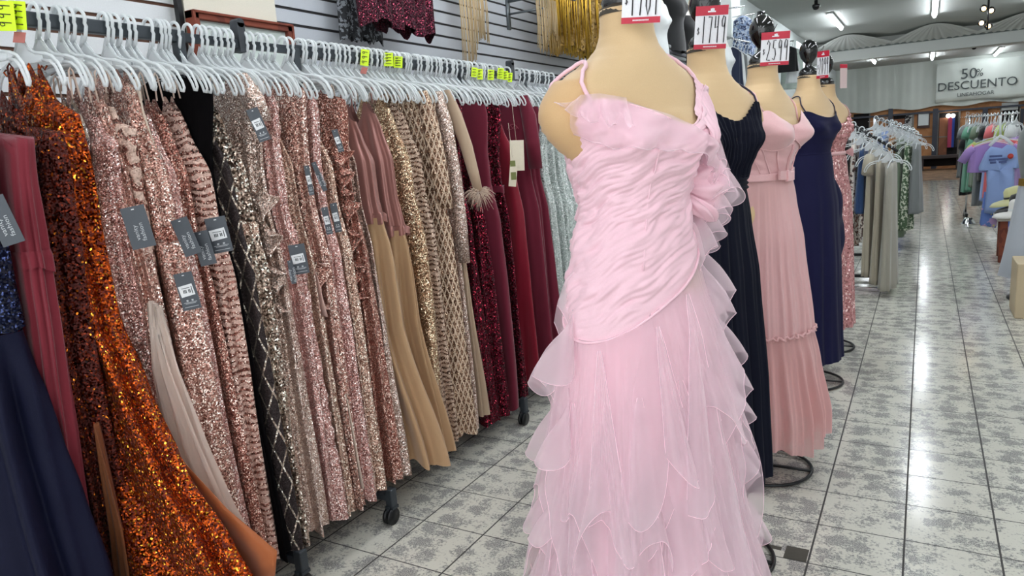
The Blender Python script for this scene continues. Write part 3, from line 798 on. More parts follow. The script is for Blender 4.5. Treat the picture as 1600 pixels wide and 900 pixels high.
# burgundy group
gown('burgundy sequin gown first after the feather cuff sleeve', edgeY(742), BURQ, xr=.215, th=.032, top='wide', zb=.12, folds=6)
gown('burgundy sequin strappy gown second in the wine group', edgeY(758), BURQ, xr=.22, th=.03, zb=.12)
g33 = gown('plain wine crepe gown hanging straight with V back', edgeY(778), WINE, xr=.225, th=.036, top='wide', zb=.12, folds=4)
g34 = gown('burgundy sequin gown with waist band and paper tags', edgeY(800), BURQ, xr=.22, th=.034, top='wide', zb=.13, folds=6, waist=1.31, belt=WINE)
g35 = gown('deep red satin gown with cream tag strung on it', edgeY(822), WINE2, xr=.22, th=.034, zb=.14, folds=5, zt=1.74)
g36 = gown('wine gown with short sleeve and beaded scroll bodice', edgeY(845), WINE, xr=.215, th=.04, top='cover', zb=.15, folds=5)
gown('wine crepe skirt gown behind the beaded scroll bodice', edgeY(858), WINE, xr=.215, th=.03, top='wide', zb=.15, folds=5)
for k, px in enumerate((872, 884, 896, 908, 920)):
    gown(['white sequined gown just past the wine gowns', 'pale mint white gown second past the wine gowns', 'white draped gown third past the wine gowns', 'pale white gown fourth past the wine gowns, mostly hidden', 'last white gown before the pink gown hides the rack'][k], edgeY(px), MINT, xr=.21+.004*k, th=.05, top='wide', zb=.15, folds=7, fa=.012)

# extra hangers seen between the gowns
SPARE = []
for px in (20, 57, 72, 92, 106, 120, 132, 172, 197, 235, 247, 259, 297, 310, 318, 327, 340, 350, 360, 390, 400, 412, 425, 440, 452, 467, 475, 483, 491, 500, 508, 517, 525, 533, 540, 552, 560, 567, 575, 583, 590, 597, 604, 612, 620, 628, 636, 644, 652, 660, 668, 676, 684, 692, 700, 708, 716, 724, 732, 740, 748, 756, 764, 772, 780, 790, 806, 814, 822, 830, 838, 846, 852):
    y = at(px, 40+px*.085, X=XR).y
    if min(abs(y-h) for h in HYS) > .0135:
        SPARE.append(y)

seen = {}
for y in sorted(SPARE):
    g = min((q for q in GOWNS if q[0] >= y), key=lambda q: q[0], default=GOWNS[-1])[1]
    k = seen.get(g.name, 0); seen[g.name] = k+1
    hanger(y, '%s spare clear hanger before the %s' % (['first', 'second', 'third', 'fourth', 'fifth', 'sixth', 'seventh', 'eighth', 'ninth', 'tenth'][min(k, 9)], ' '.join(g['label'].split()[:10])))

# sleeves, ruffles, inner linings on single gowns
def sleeve(g, Y, pts, r, mat, lab=None, name='sleeve'):
    P = [at(px, py, Y=Y) for px, py in pts]
    return MB().tube(P, r, 14).build(name, mat, g, label=lab)
def Yof(g): return g.location.y
def limb(g, x, Y, zs, rs, mat, lab=None, flat=.6):
    """sleeve falling from the shoulder: zs heights, x offsets"""
    rows = []
    for (xx, z), r in zip(zs, rs):
        rows.append([(XR+xx+r*cos(2*pi*k/16), Y+flat*r*sin(2*pi*k/16)+.002*sin(z*60+k), z) for k in range(16)])
    m = MB().grid(rows, True); n = 16; m.f.append(tuple(range(len(m.v)-n, len(m.v))))
    return m.build('sleeve', mat, g, label=lab)
limb(g28, 0, Yof(g28)-.05, [(.17, 1.80), (.20, 1.68), (.225, 1.5), (.24, 1.36), (.25, 1.27)], [.03, .042, .045, .042, .038], TREL)
limb(g29, 0, Yof(g29)-.02, [(.18, 1.80), (.215, 1.65), (.24, 1.4), (.255, 1.2), (.26, 1.0)], [.03, .038, .04, .035, .03], CHAMP2)
sl = limb(g30, 0, Yof(g30)-.0, [(.17, 1.81), (.21, 1.70), (.26, 1.55), (.29, 1.42), (.31, 1.33)], [.028, .036, .034, .03, .024], BEIGE)
fe = MB(); rnd = random.Random(5)
c = Vector((XR+.31, Yof(g30), 1.325))
for k in range(150):
    a = rnd.uniform(0, 2*pi); e = rnd.uniform(-.9, .6); d = Vector((cos(a)*cos(e), .8*sin(a)*cos(e), sin(e))); L_ = rnd.uniform(.04, .085)
    p0 = c + d*.015; p1 = p0 + d*L_*.5; p2 = p0 + d*L_*.9 - Vector((0, 0, L_*.35))
    fe.tube([p0, p1, p2], [.0012, .001, .0005], 4, cap=False)
fe.build('feather_cuff', pm('feather', (216, 190, 168), .8, sheen=.5), g30)
limb(g36, 0, Yof(g36)-.03, [(.17, 1.81), (.20, 1.70), (.215, 1.55), (.225, 1.40)], [.03, .045, .045, .042], WINE)
limb(g16, 0, Yof(g16)-.03, [(.16, 1.82), (.20, 1.74), (.225, 1.66)], [.028, .05, .045], CHAMP2)
def side_ruffle(g, mat, x, z0, z1, n=3, out=.05, dy=-.035, w=.06):
    Y = Yof(g); rows = []
    for i in range(61):
        v = i/60; z = z0 + (z1-z0)*v; row = []
        zig = abs(((v*n) % 1)*2-1)
        for j in range(9):
            u = j/8
            row.append((XR + x + u*(out*(.35+.65*zig)) - .01 , Y + dy + u*.02*sin(v*n*2*pi*2+1) + .006*sin(j+i*.7), z - u*w*(1-zig)*.8 + .012*sin(u*5)))
        rows.append(row)
    MB().grid(rows).build('ruffle', mat, g, thick=.003)
side_ruffle(g16, CHAMP2, .16, 1.42, 1.02, 3, .10, -.035, .07)
side_ruffle(g22, ROSE3, .13, 1.56, 1.40, 2, .11, -.04, .08)
side_ruffle(g22, ROSE3, .14, 1.36, .98, 3, .10, -.035, .08)
side_ruffle(g19, ROSE, .17, 1.14, .98, 1, .09, -.03, .08)
def slit(g, mat, x0, x1, z0, z1, lab):
    Y = Yof(g)-.05; L = []; R_ = []
    for i in range(7):
        v = i/6; z = z0+(z1-z0)*v
        L.append((XR+x0+.01*v, Y, z)); R_.append((XR+x0+(x1-x0)*min(1, v*2.2)*(.6+.4*v)+.03*v, Y-.01, z))
    sheet('lining', mat, g, L, R_, nu=8, wav=.003, label=lab)
slit(g20, CREAML, .16, .245, .93, .24, 'cream lining')
slit(g19, PINKL, .15, .22, 1.25, .95, 'blush lining')
sheet('neck_lining', CREAML, g10, [(XR+.085, Yof(g10)-.02, 1.80), (XR+.10, Yof(g10)-.035, 1.70), (XR+.13, Yof(g10)-.035, 1.6)], [(XR+.10, Yof(g10)-.02, 1.80), (XR+.125, Yof(g10)-.035, 1.70), (XR+.15, Yof(g10)-.035, 1.6)], nu=4, wav=0, label='cream lining strip')
# burgundy scroll beading
b = MB(); Y = Yof(g36)-.043
for k in range(3):
    for sgn in (-1, 1):
        b.tube([(XR+.10+sgn*.012*(1+a*.5)*cos(a*1.3)+.0, Y, 1.66-.09*k-.012*a*sin(1.3*a)*.8-.01*a) for a in [q*.35 for q in range(14)]], .0013, 5)
b.build('beading', pm('bead_rose', (168, 80, 96), .3, metal=.5), g36)

# tags
hang_tag(216, 355, g7, back=False, w=.075, h=.14)
hang_tag(291, 370, g9, back=False, w=.058, h=.135, roll=14)
hang_tag(319, 388, g11, back=False, w=.056, h=.125, roll=8)
hang_tag(342, 367, g12, back=True, w=.073, h=.132, roll=6)
hang_tag(293, 455, g9, back=True, w=.062, h=.135, roll=7)
hang_tag(467, 405, g17, back=True, w=.066, h=.126, roll=4)
hang_tag(456, 425, g17, back=False, w=.02, h=.10, roll=4)
hang_tag(404, 195, g16, back=True, w=.045, h=.13, roll=16)
hang_tag(483, 282, g18, back=True, w=.022, h=.125, roll=4)
hang_tag(499, 276, g19, back=False, w=.02, h=.13, roll=16)
hang_tag(511, 345, g19, back=True, w=.028, h=.12, roll=5)
hang_tag(525, 340, g20, back=True, w=.03, h=.13, roll=5)
hang_tag(528, 220, g20, back=True, w=.026, h=.10, roll=12)
hang_tag(5, 345, GOWNS[0][1], back=False, w=.06, h=.14, roll=14)
CR = pm('cream_card', (232, 222, 200), .6)
for px, py, w, h, ro, g, nm in ((808, 243, .075, .16, 2, g35, 'cream paper tag on a string'), (802, 269, .04, .15, 8, g34, 'white printed tag')):
    c = at(px, py, X=-1.885); n = Matrix.Rotation(radians(-35), 3, 'Z') @ Vector((0, -1, 0)); n = Vector((.57, -.82, 0)); axx = Vector((.82, .57, 0))
    r = Matrix.Rotation(radians(-ro), 3, n)
    o = MB().obox(c, r @ axx, n, r @ Vector((0, 0, 1)), w/2, .001, h/2).build('paper_tag', CR, g, smooth=False, label=nm)
    MB().tube([c+Vector((0, 0, h/2)), c+Vector((-.01, 0, h/2+.18))], .001, 5).build('string', CR, o)
    if h < .155:
        MB().obox(c-Vector((0, 0, .02))+n*.002, axx, n, Vector((0, 0, 1)), .014, .0004, .02).obox(c+Vector((0, 0, .045))+n*.002, axx, n, Vector((0, 0, 1)), .014, .0004, .015).build('print', pm('print_green', (120, 128, 70), .6), o, smooth=False)

# fluorescent price tags on hanger necks
YEL = pm('fluorescent_yellow', (224, 255, 20), .5, emis=0); PEN = pm('pen_black', (30, 34, 30), .5)
for k, (px, py, w, h, txt, X_) in enumerate(((8, 25, .05, .075, '999', -2.11), (28, 24, .042, .072, '1999', -2.10), (570, 90, .036, .068, '999', -2.11), (607, 93, .042, .058, '1999', -2.11), (622, 97, .040, .05, '1999', -2.10), (741, 113, .03, .05, '101', -2.11), (750, 116, .03, .055, '999', -2.105), (767, 117, .035, .055, '999', -2.11), (782, 115, .035, .06, '1999', -2.11), (790, 118, .028, .05, '999', -2.105), (797, 121, .026, .052, '999', -2.10))):
    c = at(px, py, X=X_); n = Vector((.53, -.85, 0)).normalized(); axx = Vector((.85, .53, 0)).normalized()
    r = Matrix.Rotation(radians(-4-3*(k % 3)), 3, n); a_, z_ = r @ axx, r @ Vector((0, 0, 1))
    lab = ['yellow price tag at the left photo edge, first on the rail', 'yellow price tag reading 1999 on hanger above the rust gown', 'yellow price tag with a red label below, reading 999', 'yellow 1999 price tag, left one of an overlapping pair', 'yellow price tag, right one of an overlapping pair',
           'yellow price tag, leftmost above the burgundy gowns', 'yellow price tag, second above the burgundy gowns', 'yellow price tag, third above the burgundy gowns', 'yellow price tag below the black rail stop', 'yellow price tag, second last above the wine gowns', 'yellow price tag, last above the wine gowns'][k]
    t = thing('price_tag', lab, 'price tag', c, 'fluorescent yellow price tags')
    MB().obox(c, a_, n, z_, w/2, .0008, h/2).build('card', YEL, t, smooth=False)
    q = MB(); strokes(q, txt, c + n*.002 - z_*h*.42 + a_*w*.30, z_, -a_, h*.85, w*.6, .0012)
    q.build('handwriting', PEN, t)
    if k in (1, 2):
        d = c - z_*(h/2+.02) - a_*.0
        MB().obox(d, a_, n, (z_+a_*.2).normalized(), w*.36, .0008, .014).build('red_label', pm('red_label', (190, 110, 100), .5), t, smooth=False)
# wall garments above the rack
def cloth_panel(name, label, cat, mat, corners, X, folds=8, amp=.02, d=.05, grp=None, rag=.02, seed=0):
    """a garment hung flat on the wall: corners (px,py) TL, TR, BR, BL at depth X"""
    TL, TR, BR, BL = [at(px, py, X=X) for px, py in corners]
    n = 90; rows = []; rn = random.Random(seed); ph = rn.uniform(0, 6)
    for side in (0, 1):
        pass
    m = 24; N = n
    for i in range(m+1):
        v = i/m; row = []
        for j in range(N):
            t = 2*pi*j/N; u = .5+.5*cos(t)
            a = TL.lerp(TR, 1-u); b = BL.lerp(BR, 1-u)
            h = rag*sin(u*19+ph)*.6 + rag*.4*sin(u*43+ph)
            p = a.lerp(b + Vector((0, 0, h)), v)
            dd = d*abs(sin(t))**.6*(1 if sin(t) > 0 else -1) + amp*sin(folds*2*pi*u+ph+.5*sin(v*4))*(.3+.7*v)*(1 if sin(t) > 0 else .3)
            row.append((X + .5*d + dd*.5, p.y, p.z))
        rows.append(row)
    mb = MB().grid(rows, True)
    return tag(mb.build(name, mat), label, cat, grp)
cloth_panel('patterned_garment', 'black and silver printed garment hung on the wall behind burgundy sequins', 'garment', printed('silver_scroll', (36, 38, 42), [(120, 124, 130), (24, 24, 28)], 40, .52), ((516, -90), (585, -90), (596, 68), (528, 60)), -2.66, 4, .01, .03)
cloth_panel('sequin_skirt', 'burgundy sequin garment hanging high on the slatwall', 'garment', sequin('burgundy_wall', (30, 4, 14), (64, 12, 32), (150, 60, 80), 260, cover=.55, base=(58, 12, 30)), ((535, -120), (650, -90), (663, 62), (552, 36)), -2.56, 6, .05, .11, rag=.03)
FRG = pm('gold_fringe', (204, 176, 130), .55, sheen=.3)
def fringe(label, px0, py0, px1, py1, X, n=60, drop=.22, zig=.06):
    a = at(px0, py0, X=X); b = at(px1, py1, X=X); m = MB(); rn = random.Random(3)
    for k in range(n):
        u = k/(n-1); p = a.lerp(b, u); L_ = drop*(1+.25*sin(u*5+1)) + rn.uniform(-.02, .02)+zig*(1-abs(2*u-1))
        x = X+rn.uniform(-.01, .01)
        m.tube([(x, p.y, p.z), (x+.004, p.y+rn.uniform(-.004, .004), p.z-L_*.5), (x+rn.uniform(-.004, .004), p.y+rn.uniform(-.008, .008), p.z-L_)], .0028, 5)
    return m, a, b
m, a, b = fringe('', 715, -40, 757, -30, -2.62, 46, .45)
t = thing('fringed_top', 'pale gold fringe hanging on the slatwall above the rack', 'garment', a); m.build('fringe', FRG, t)
MB().box(-2.66, -2.60, a.y-.01, b.y+.01, a.z-.02, a.z+.25).build('body', FRG, t)
GOLDF = pm('gold_strand', (206, 164, 62), .3, metal=.85, bump=.4, bscale=90)
GOLDL = sequin('gold_lame', (120, 88, 20), (196, 156, 60), (255, 236, 140), 60, tilt=.9, cover=0.0001, base=(150, 116, 50))
t = thing('gold_skirt', 'gold sequin garment with pale fringe high on the wall left of nearest form', 'garment', at(900, 60, X=-2.5))
b = MB(); rn = random.Random(9)
c0, c1 = at(866, -60, X=-2.5), at(944, -60, X=-2.5); zlo = at(905, 86, X=-2.5).z
for k in range(170):
    u = rn.random(); p = c0.lerp(c1, u); x = -2.56+rn.uniform(0, .12); zz = zlo+rn.uniform(-.03, .05)
    b.tube([(x, p.y, p.z), (x+rn.uniform(-.01, .01), p.y+rn.uniform(-.01, .01), (p.z+zz)/2), (x+rn.uniform(-.012, .012), p.y+rn.uniform(-.02, .02), zz)], .006, 5)
b.build('metallic_fringe', GOLDF, t)
o = cloth_panel('sequin_panel', 'x', 'x', GOLDL, ((868, -60), (945, -60), (940, 100), (856, 72)), -2.58, 7, .05, .12, rag=.02); o.parent = t; o.matrix_parent_inverse = Matrix.Translation(-t.location)
del o['category']; del o['label']
m, a, b = fringe('', 838, -5, 868, 2, -2.47, 40, .30, .0); m.build('fringe', FRG, t)
m, a, b = fringe('', 850, 48, 905, 66, -2.49, 60, .13, .0); m.build('hem_fringe', pm('gold_fringe_dark', (160, 128, 70), .5), t)
b = MB(); p = at(838, 8, X=-2.6); q = at(797, 2, X=-2.72)
b.tube([(-2.745, q.y, q.z), (-2.35, q.y, q.z)], .011, 8).tube([(-2.745, q.y, q.z-.09), (-2.45, q.y, q.z-.09)], .008, 8).box(-2.75, -2.735, q.y-.02, q.y+.02, q.z-.2, q.z+.05)
b.tube([(-2.35, q.y, q.z), (-2.35, q.y+.35, q.z)], .011, 8)
tag(b.build('wall_bracket', pm('bracket_grey', (116, 122, 126), .4, metal=.6), smooth=True), 'grey metal arm bracket on slatwall beside the gold garment', 'bracket')

# ------------------------------------------------------------------ dress forms
SKIN = pm('form_jersey', (216, 184, 140), .7, sheen=.2, bump=.15, bscale=600)
SKIN2 = pm('form_jersey_sleeve', (212, 172, 124), .7, sheen=.2, bump=.15, bscale=600)
GLOSS = pm('black_gloss', (10, 10, 11), .12, coat=.6)
FORM_W = [  # z, half width, front depth, back depth
    (1.795, .058, .060, .058), (1.76, .058, .060, .058), (1.725, .061, .063, .061), (1.695, .070, .068, .066), (1.665, .094, .076, .074), (1.64, .128, .082, .080),
    (1.615, .165, .087, .084), (1.59, .193, .092, .088), (1.56, .206, .098, .091), (1.52, .208, .106, .093), (1.48, .196, .120, .095), (1.44, .176, .132, .095),
    (1.40, .160, .136, .094), (1.35, .148, .126, .090), (1.30, .136, .108, .084), (1.25, .127, .100, .082), (1.20, .131, .100, .090), (1.14, .150, .106, .106), (1.06, .170, .112, .120), (.98, .178, .114, .122), (.90, .178, .112, .118)]
def fz(z): return 1.795-(1.795-z)*.78 if z > 1.2 else z*1.1094
def fsurf(phi, z, off=0., tab=None):
    w, f, b = lerp(tab or FORM_W, z)[:3]
    c, s_ = cos(phi), sin(phi)
    x = -(w+off)*math.copysign(abs(s_)**.92, s_)
    y = ((f if c > 0 else b)+off)*c
    if c > 0 and 1.34 < z < 1.50 and not tab:  # bust
        k = math.exp(-((z-1.42)/.045)**2)
        y += k*(.022*math.exp(-((abs(phi)-.62)/.30)**2) - .012*math.exp(-(phi/.22)**2))
    return Vector((x, y, fz(z)))
ANG = -118
def formM(cx, cy, dz=0, ang=ANG):
    return Matrix.Translation((cx, cy, dz)) @ Matrix.Rotation(radians(ang), 4, 'Z')
def form(cx, cy, dz, label, ang=ANG, knob=True, collar=True):
    t = thing('dress_form', label, 'dress form', (cx, cy, 0), 'cream dress forms along the aisle')
    M = formM(cx, cy, dz, ang)
    rows = []
    zs = [1.795-.895*i/90 for i in range(91)]
    for z in zs:
        rows.append([fsurf(2*pi*j/96, z) + Vector((0, 0, .0)) for j in range(96)])
    mb = MB().grid(rows, True); mb.f.append(tuple(range(96))[::-1]); mb.xform(M).build('torso', SKIN, t)
    # stuffed arm stumps
    for s_ in (-1, 1):
        rows = []
        for i in range(22):
            v = i/21; z = 1.60 - .25*v
            cxx = .150 + .040*sin(pi*min(1, v*1.1)) - .02*v; r = (.030+.038*sin(pi*(.15+.85*v)))*(1-.35*v)
            row = []
            for j in range(28):
                a = 2*pi*j/28
                wr = .0022*sin(v*55+3*a)*(v > .4)
                row.append(Vector((s_*(cxx + (r+wr)*cos(a)), (r*1.05+wr)*sin(a)+.0, fz(z))))
            rows.append(row)
        m2 = MB().grid(rows, True); n = 28; m2.f.append(tuple(range(n))[::-1]); m2.f.append(tuple(range(len(m2.v)-n, len(m2.v))))
        m2.xform(M).build('arm_stump', SKIN2, t)
    MB().lathe([(0, .01), (.05, .01), (.058, 0), (.06, -.012)], (cx, cy, 1.795+dz), 28).build('neck_cap', pm('cap_dark', (60, 52, 40), .6), t)
    if knob:
        k = MB()
        k.lathe([(.052, .0), (.055, .012), (.045, .03), (.022, .045), (.018, .062), (.028, .075), (.042, .095), (.050, .125), (.047, .155), (.032, .18), (.012, .192), (0, .193)], (cx, cy, 1.80+dz), 26, lump=.035)
        k.build('neck_finial', GLOSS, t)
    MB().tube([(cx, cy, .03), (cx, cy, 1.0)], .014, 12).build('pole', BLACKMET, t)
    b = MB()
    b.tube([(cx+.205*cos(2*pi*i/48), cy+.205*sin(2*pi*i/48), .012) for i in range(49)], .0075, 8, cap=False)
    for i in range(3):
        a = 2*pi*i/3 + .0; b.obox((cx+.1*cos(a), cy+.1*sin(a), .018), Vector((cos(a), sin(a), 0)), Vector((-sin(a), cos(a), 0)), Vector((0, 0, 1)), .1, .011, .003)
    b.box(cx-.022, cx+.022, cy-.022, cy+.022, .012, .09)
    b.build('stand_base', BLACKMET, t)
    return t, M
LEGM = None
Y1, Y2, Y3, Y4, Y5 = 1.60, 2.40, 3.20, 4.50, 5.30
FX = -.585
f1, M1 = form(FX-.005, Y1, 0, 'cream dress form nearest the camera wearing the pink ruffled gown', knob=True)
f2, M2 = form(FX-.035, Y2, -.012, 'cream dress form second in the row wearing the pleated dark navy gown')
f3, M3 = form(FX-.01, Y3, -.01, 'cream dress form third in the row wearing the dusty rose corset gown', ang=-106)
f4, M4 = form(FX+.0, Y4, .015, 'cream dress form fourth in the row wearing the smooth navy gown', ang=-112)
f5, M5 = form(FX-.0, Y5, .0, 'cream dress form last in the row wearing the rose lace gown')

def garment_rows(ztop, zbot, off, n=160, m=90, tab=None, fn=None, vpow=1.):
    rows = []
    for i in range(m+1):
        v = (i/m)**vpow; row = []
        for j in range(n):
            phi = -pi + 2*pi*j/n
            zt_ = ztop(phi); zb_ = zbot(phi) if callable(zbot) else zbot
            z = zt_ + (zb_-zt_)*v
            o = off + (fn(phi, z, v) if fn else 0)
            row.append(fsurf(phi, z, o, tab))
        rows.append(row)
    return rows
def strap_over(phi0, z0, phi1, z1, M, mat, parent, r=.004, top=1.652, off=.004):
    """shoulder strap hugging the form, front edge to back edge"""
    pts = []
    sgn = 1 if phi0 > 0 else -1
    for i in range(21):
        v = i/20
        ph = phi0 + (phi1-phi0)*v
        z = z0*(1-v)+z1*v + (top-(z0+z1)/2)*sin(pi*v)**.8
        # keep on the shoulder: shift x towards a constant
        p = fsurf(ph, z, off+.011*sin(pi*v))
        pts.append(M @ p)
    return MB().tube(pts, r, 8).build('strap', mat, parent)
# ---- gown 1: blush pink, ruched bodice, layered tulle
PINK = cloth('blush_chiffon', (246, 203, 215), .7, .3, .15)
PINKT = tulle('blush_tulle', (255, 236, 243), .27, tl=.5, sheen=.4)
PINKU = cloth('blush_underskirt', (246, 200, 211), .8, .2, .1)
HEMM = cloth('blush_hem_thread', (248, 214, 226), .6, .2)
g1 = thing('ruffled_gown', 'blush pink strapped gown with ruched bodice and cascading tulle ruffles', 'gown', (FX, Y1, 0))
def gauss(x, c, w): return math.exp(-((x-c)/w)**2)
def zt1(phi):
    d = math.degrees(phi)
    return 1.40 + .135*gauss(d, -46, 40) + .04*gauss(d, -5, 25) + .175*gauss(d, 50, 24) - .02*gauss(d, 180, 60) - .02*gauss(d, -180, 60)
def zseam(phi):
    d = math.degrees(phi)
    return 1.07 + .105*sin(radians(d-15))   # low on her right hip, high on the left
FORM_G1 = None
def ruche(phi, z, v):
    s_ = z*1.0 - .075*phi + .006*sin(phi*7+z*9)
    w = .5+.5*sin(phi*2.3+z*11); e = min(1, (1-v)*14)
    n1 = mnoise.noise(Vector((cos(phi)*3.0, sin(phi)*3.0, s_*34))); n2 = mnoise.noise(Vector((cos(phi)*5+7, sin(phi)*5, s_*75))); n3 = mnoise.noise(Vector((cos(phi)*2.2+3, sin(phi)*2.2, s_*16)))
    return e*(.0085*n1 + .0050*n2 + .004*n3 + .0009*sin(s_*420+4*n3))
rows = garment_rows(zt1, zseam, .013, n=240, m=210, fn=ruche)
MB().grid(rows, True).xform(M1).build('bodice', PINK, g1, thick=.002)
# seam cords
b = MB()
b.tube([M1 @ fsurf(radians(-14)+.10*(1-v)*0-.18*v, 1.43+(1.105-1.43)*v, .014) for v in [i/30 for i in range(31)]], .0022, 6)
b.tube([M1 @ fsurf(-pi+2*pi*j/96, zseam(-pi+2*pi*j/96), .016) for j in range(97)], .0032, 6, cap=False)
b.tube([M1 @ fsurf(-pi+2*pi*j/96, zt1(-pi+2*pi*j/96), .011) for j in range(97)], .003, 6, cap=False)
b.build('seam', PINK, g1)
strap_over(radians(-50), 1.535, radians(-142), 1.42, M1, PINK, g1, r=.0045, top=1.645)
strap_over(radians(47), 1.575, radians(142), 1.42, M1, PINK, g1, r=.0045, top=1.66)
# skirt base
SK = [(1.25, .125, .098, .086), (1.15, .146, .104, .104), (1.06, .170, .114, .120), (.95, .188, .138, .142), (.8, .20, .155, .16), (.6, .22, .18, .185), (.4, .245, .21, .215), (.2, .27, .24, .25), (.02, .29, .27, .28)]
def fold_fn(n1, amp, seed, z0=1.1, z1=0.):
    rn = random.Random(seed); p = [rn.uniform(0, 6.28) for _ in range(6)]
    def f(phi, z, v):
        k = max(0, min(1, (z0-z)/(z0-z1)))
        return amp*k*(sin(n1*phi+p[0]+.7*sin(2*phi+z*1.5)) + .6*sin(round(n1*1.6)*phi+p[1]+.9*sin(z*3+p[2])) + .35*sin(round(n1*2.7)*phi+p[3]))
    return f
rows = garment_rows(lambda p: zseam(p)+.012, .03, -.004, n=260, m=60, tab=SK, fn=fold_fn(15, .014, 3))
MB().grid(rows, True).xform(M1).build('underskirt', PINKU, g1, label='full blush underskirt')
def flounce(M, parent, tab, phi0, phi1, zf, drop, waves, amp, flare, mat, seed=0, nu=None, nv=16, curl=1., name='ruffle', zz=None, off=.006, label=None, scallop=0.):
    rn = random.Random(seed); ph = [rn.uniform(0, 6.28) for _ in range(6)]
    nu = nu or int(abs(phi1-phi0)*70)+20
    rows = []
    for j in range(nv+1):
        v = j/nv; row = []
        for i in range(nu+1):
            u = i/nu; phi = phi0+(phi1-phi0)*u
            z0 = zf(u); dr = drop(u) if callable(drop) else drop
            dr *= 1 + scallop*sin(waves*1.0*2*pi*u*.5+ph[4]) + .10*sin(waves*2*pi*u*1.3+ph[5])
            w = sin(2*pi*waves*u+ph[0]+.8*sin(2*pi*u*waves*.37+ph[1]))
            w2 = sin(2*pi*waves*1.9*u+ph[2]+1.2*v)
            ease = min(1, u*6, (1-u)*6)
            z = z0 - dr*v
            o = off + .0028*v*sin(phi*46+ph[3]+2*sin(phi*9)) + flare*v**1.1*(1 if not callable(flare) else 1) + amp*v**1.25*(w+.4*w2+1.0)*ease
            ph2 = phi + curl*amp*v*cos(2*pi*waves*u+ph[0]+.8*sin(2*pi*u*waves*.37+ph[1]))/.22*.75
            row.append(fsurf(ph2, z + .03*v*v*w*amp/.04*.6, o, tab))
        rows.append(row)
    # hem line as a fine rolled edge
    o = MB().grid(rows).xform(M).build(name, mat, parent, label=label)
    e = MB().tube([M @ p for p in rows[-1]], .0007, 4, cap=False).build('rolled_hem', HEMM, o)
    return o
SK1 = SK
r_ = radians
# long tiers all round, near tiers first from the hip seam down
flounce(M1, g1, SK1, r_(-150), r_(95), lambda u: zseam(r_(-150+245*u))+.004, lambda u: .34+.08*sin(pi*u), 4, .024, .02, PINKT, 11, scallop=.35)
flounce(M1, g1, SK1, r_(-170), r_(120), lambda u: zseam(r_(-170+290*u))+.002, lambda u: .52, 5, .024, .02, PINKT, 12, scallop=.38)
flounce(M1, g1, SK1, r_(-175), r_(150), lambda u: zseam(r_(-175+325*u)), lambda u: .70, 6, .026, .02, PINKT, 13, scallop=.38)
flounce(M1, g1, SK1, r_(-178), r_(165), lambda u: .58+.10*u, lambda u: .38, 6, .026, .02, PINKT, 14, scallop=.35)
flounce(M1, g1, SK1, r_(-178), r_(170), lambda u: .40+.08*u, lambda u: .38, 6, .028, .02, PINKT, 15, scallop=.3)
flounce(M1, g1, SK1, r_(-179), r_(175), lambda u: .24+.04*u, lambda u: .22, 7, .03, .02, PINKT, 16, scallop=.15)
# diagonal cascades crossing the front
for k, (pa, pb, za, zb_, dr, sd) in enumerate(((70, -50, 1.17, .62, .26, 21), (95, 0, 1.15, .50, .26, 22), (60, -75, .92, .36, .28, 23), (110, 30, .95, .25, .28, 24), (40, -60, .66, .16, .26, 25), (-20, -120, 1.02, .5, .26, 26), (-60, -150, .8, .25, .3, 27))):
    flounce(M1, g1, SK1, r_(pa), r_(pb), lambda u, a=za, b=zb_: a+(b-a)*u, lambda u: dr*(.7+.5*sin(pi*u)), 3.5, .030, .02, PINKT, sd, scallop=.4)
# side cascade standing out on the aisle side
def cascade(pts, width, n, mat, seed, parent, M, name='side_ruffle', amp=.05):
    """ruffle standing away from the body along a path; zigzag free edge"""
    rn = random.Random(seed); ph = rn.uniform(0, 6.28); rows = []
    P = [fsurf(r_(a), z, .01, SK1 if z < 1.15 else None) for a, z in pts]
    N = 140; m = 10
    def S(u):
        k = u*(len(P)-1); i = min(int(k), len(P)-2); t = k-i; return P[i].lerp(P[i+1], t)
    for i in range(N+1):
        u = i/N; c = S(u); out = Vector((c.x, c.y, 0)).normalized(); tan = Vector((-out.y, out.x, 0))
        zig = sin(2*pi*n*u+ph); row = []
        for j in range(m+1):
            v = j/m
            row.append(c + out*(width*v*(.62+.38*zig)*(.5+.5*min(1, u*5))) + tan*(amp*v*cos(2*pi*n*u+ph)+.01*v*sin(2*pi*n*2.3*u)) + Vector((0, 0, -.11*v*v-.035*v*cos(2*pi*n*u+ph))))
        rows.append(row)
    o = MB().grid(rows).xform(M).build(name, mat, parent)
    MB().tube([M @ r[-1] for r in rows], .0007, 4, cap=False).build('rolled_hem', HEMM, o)
cascade([(72, 1.24), (70, 1.15), (66, 1.0), (72, .85), (66, .7), (74, .55), (68, .4), (74, .25)], .105, 7, PINKT, 31, g1, M1)
cascade([(95, 1.24), (92, 1.10), (85, .95), (95, .8), (86, .65), (95, .5), (86, .35), (92, .2)], .10, 6, PINKT, 32, g1, M1)
cascade([(50, 1.18), (54, 1.05), (48, .9), (56, .75), (48, .6), (56, .45), (48, .3), (54, .15)], .09, 6, PINKT, 33, g1, M1)
cascade([(-92, 1.10), (-98, .97), (-92, .82), (-100, .68), (-94, .5), (-100, .34), (-94, .2)], .095, 5, PINKT, 34, g1, M1)
cascade([(-120, 1.05), (-124, .9), (-118, .75), (-126, .55), (-118, .35)], .09, 4, PINKT, 35, g1, M1)
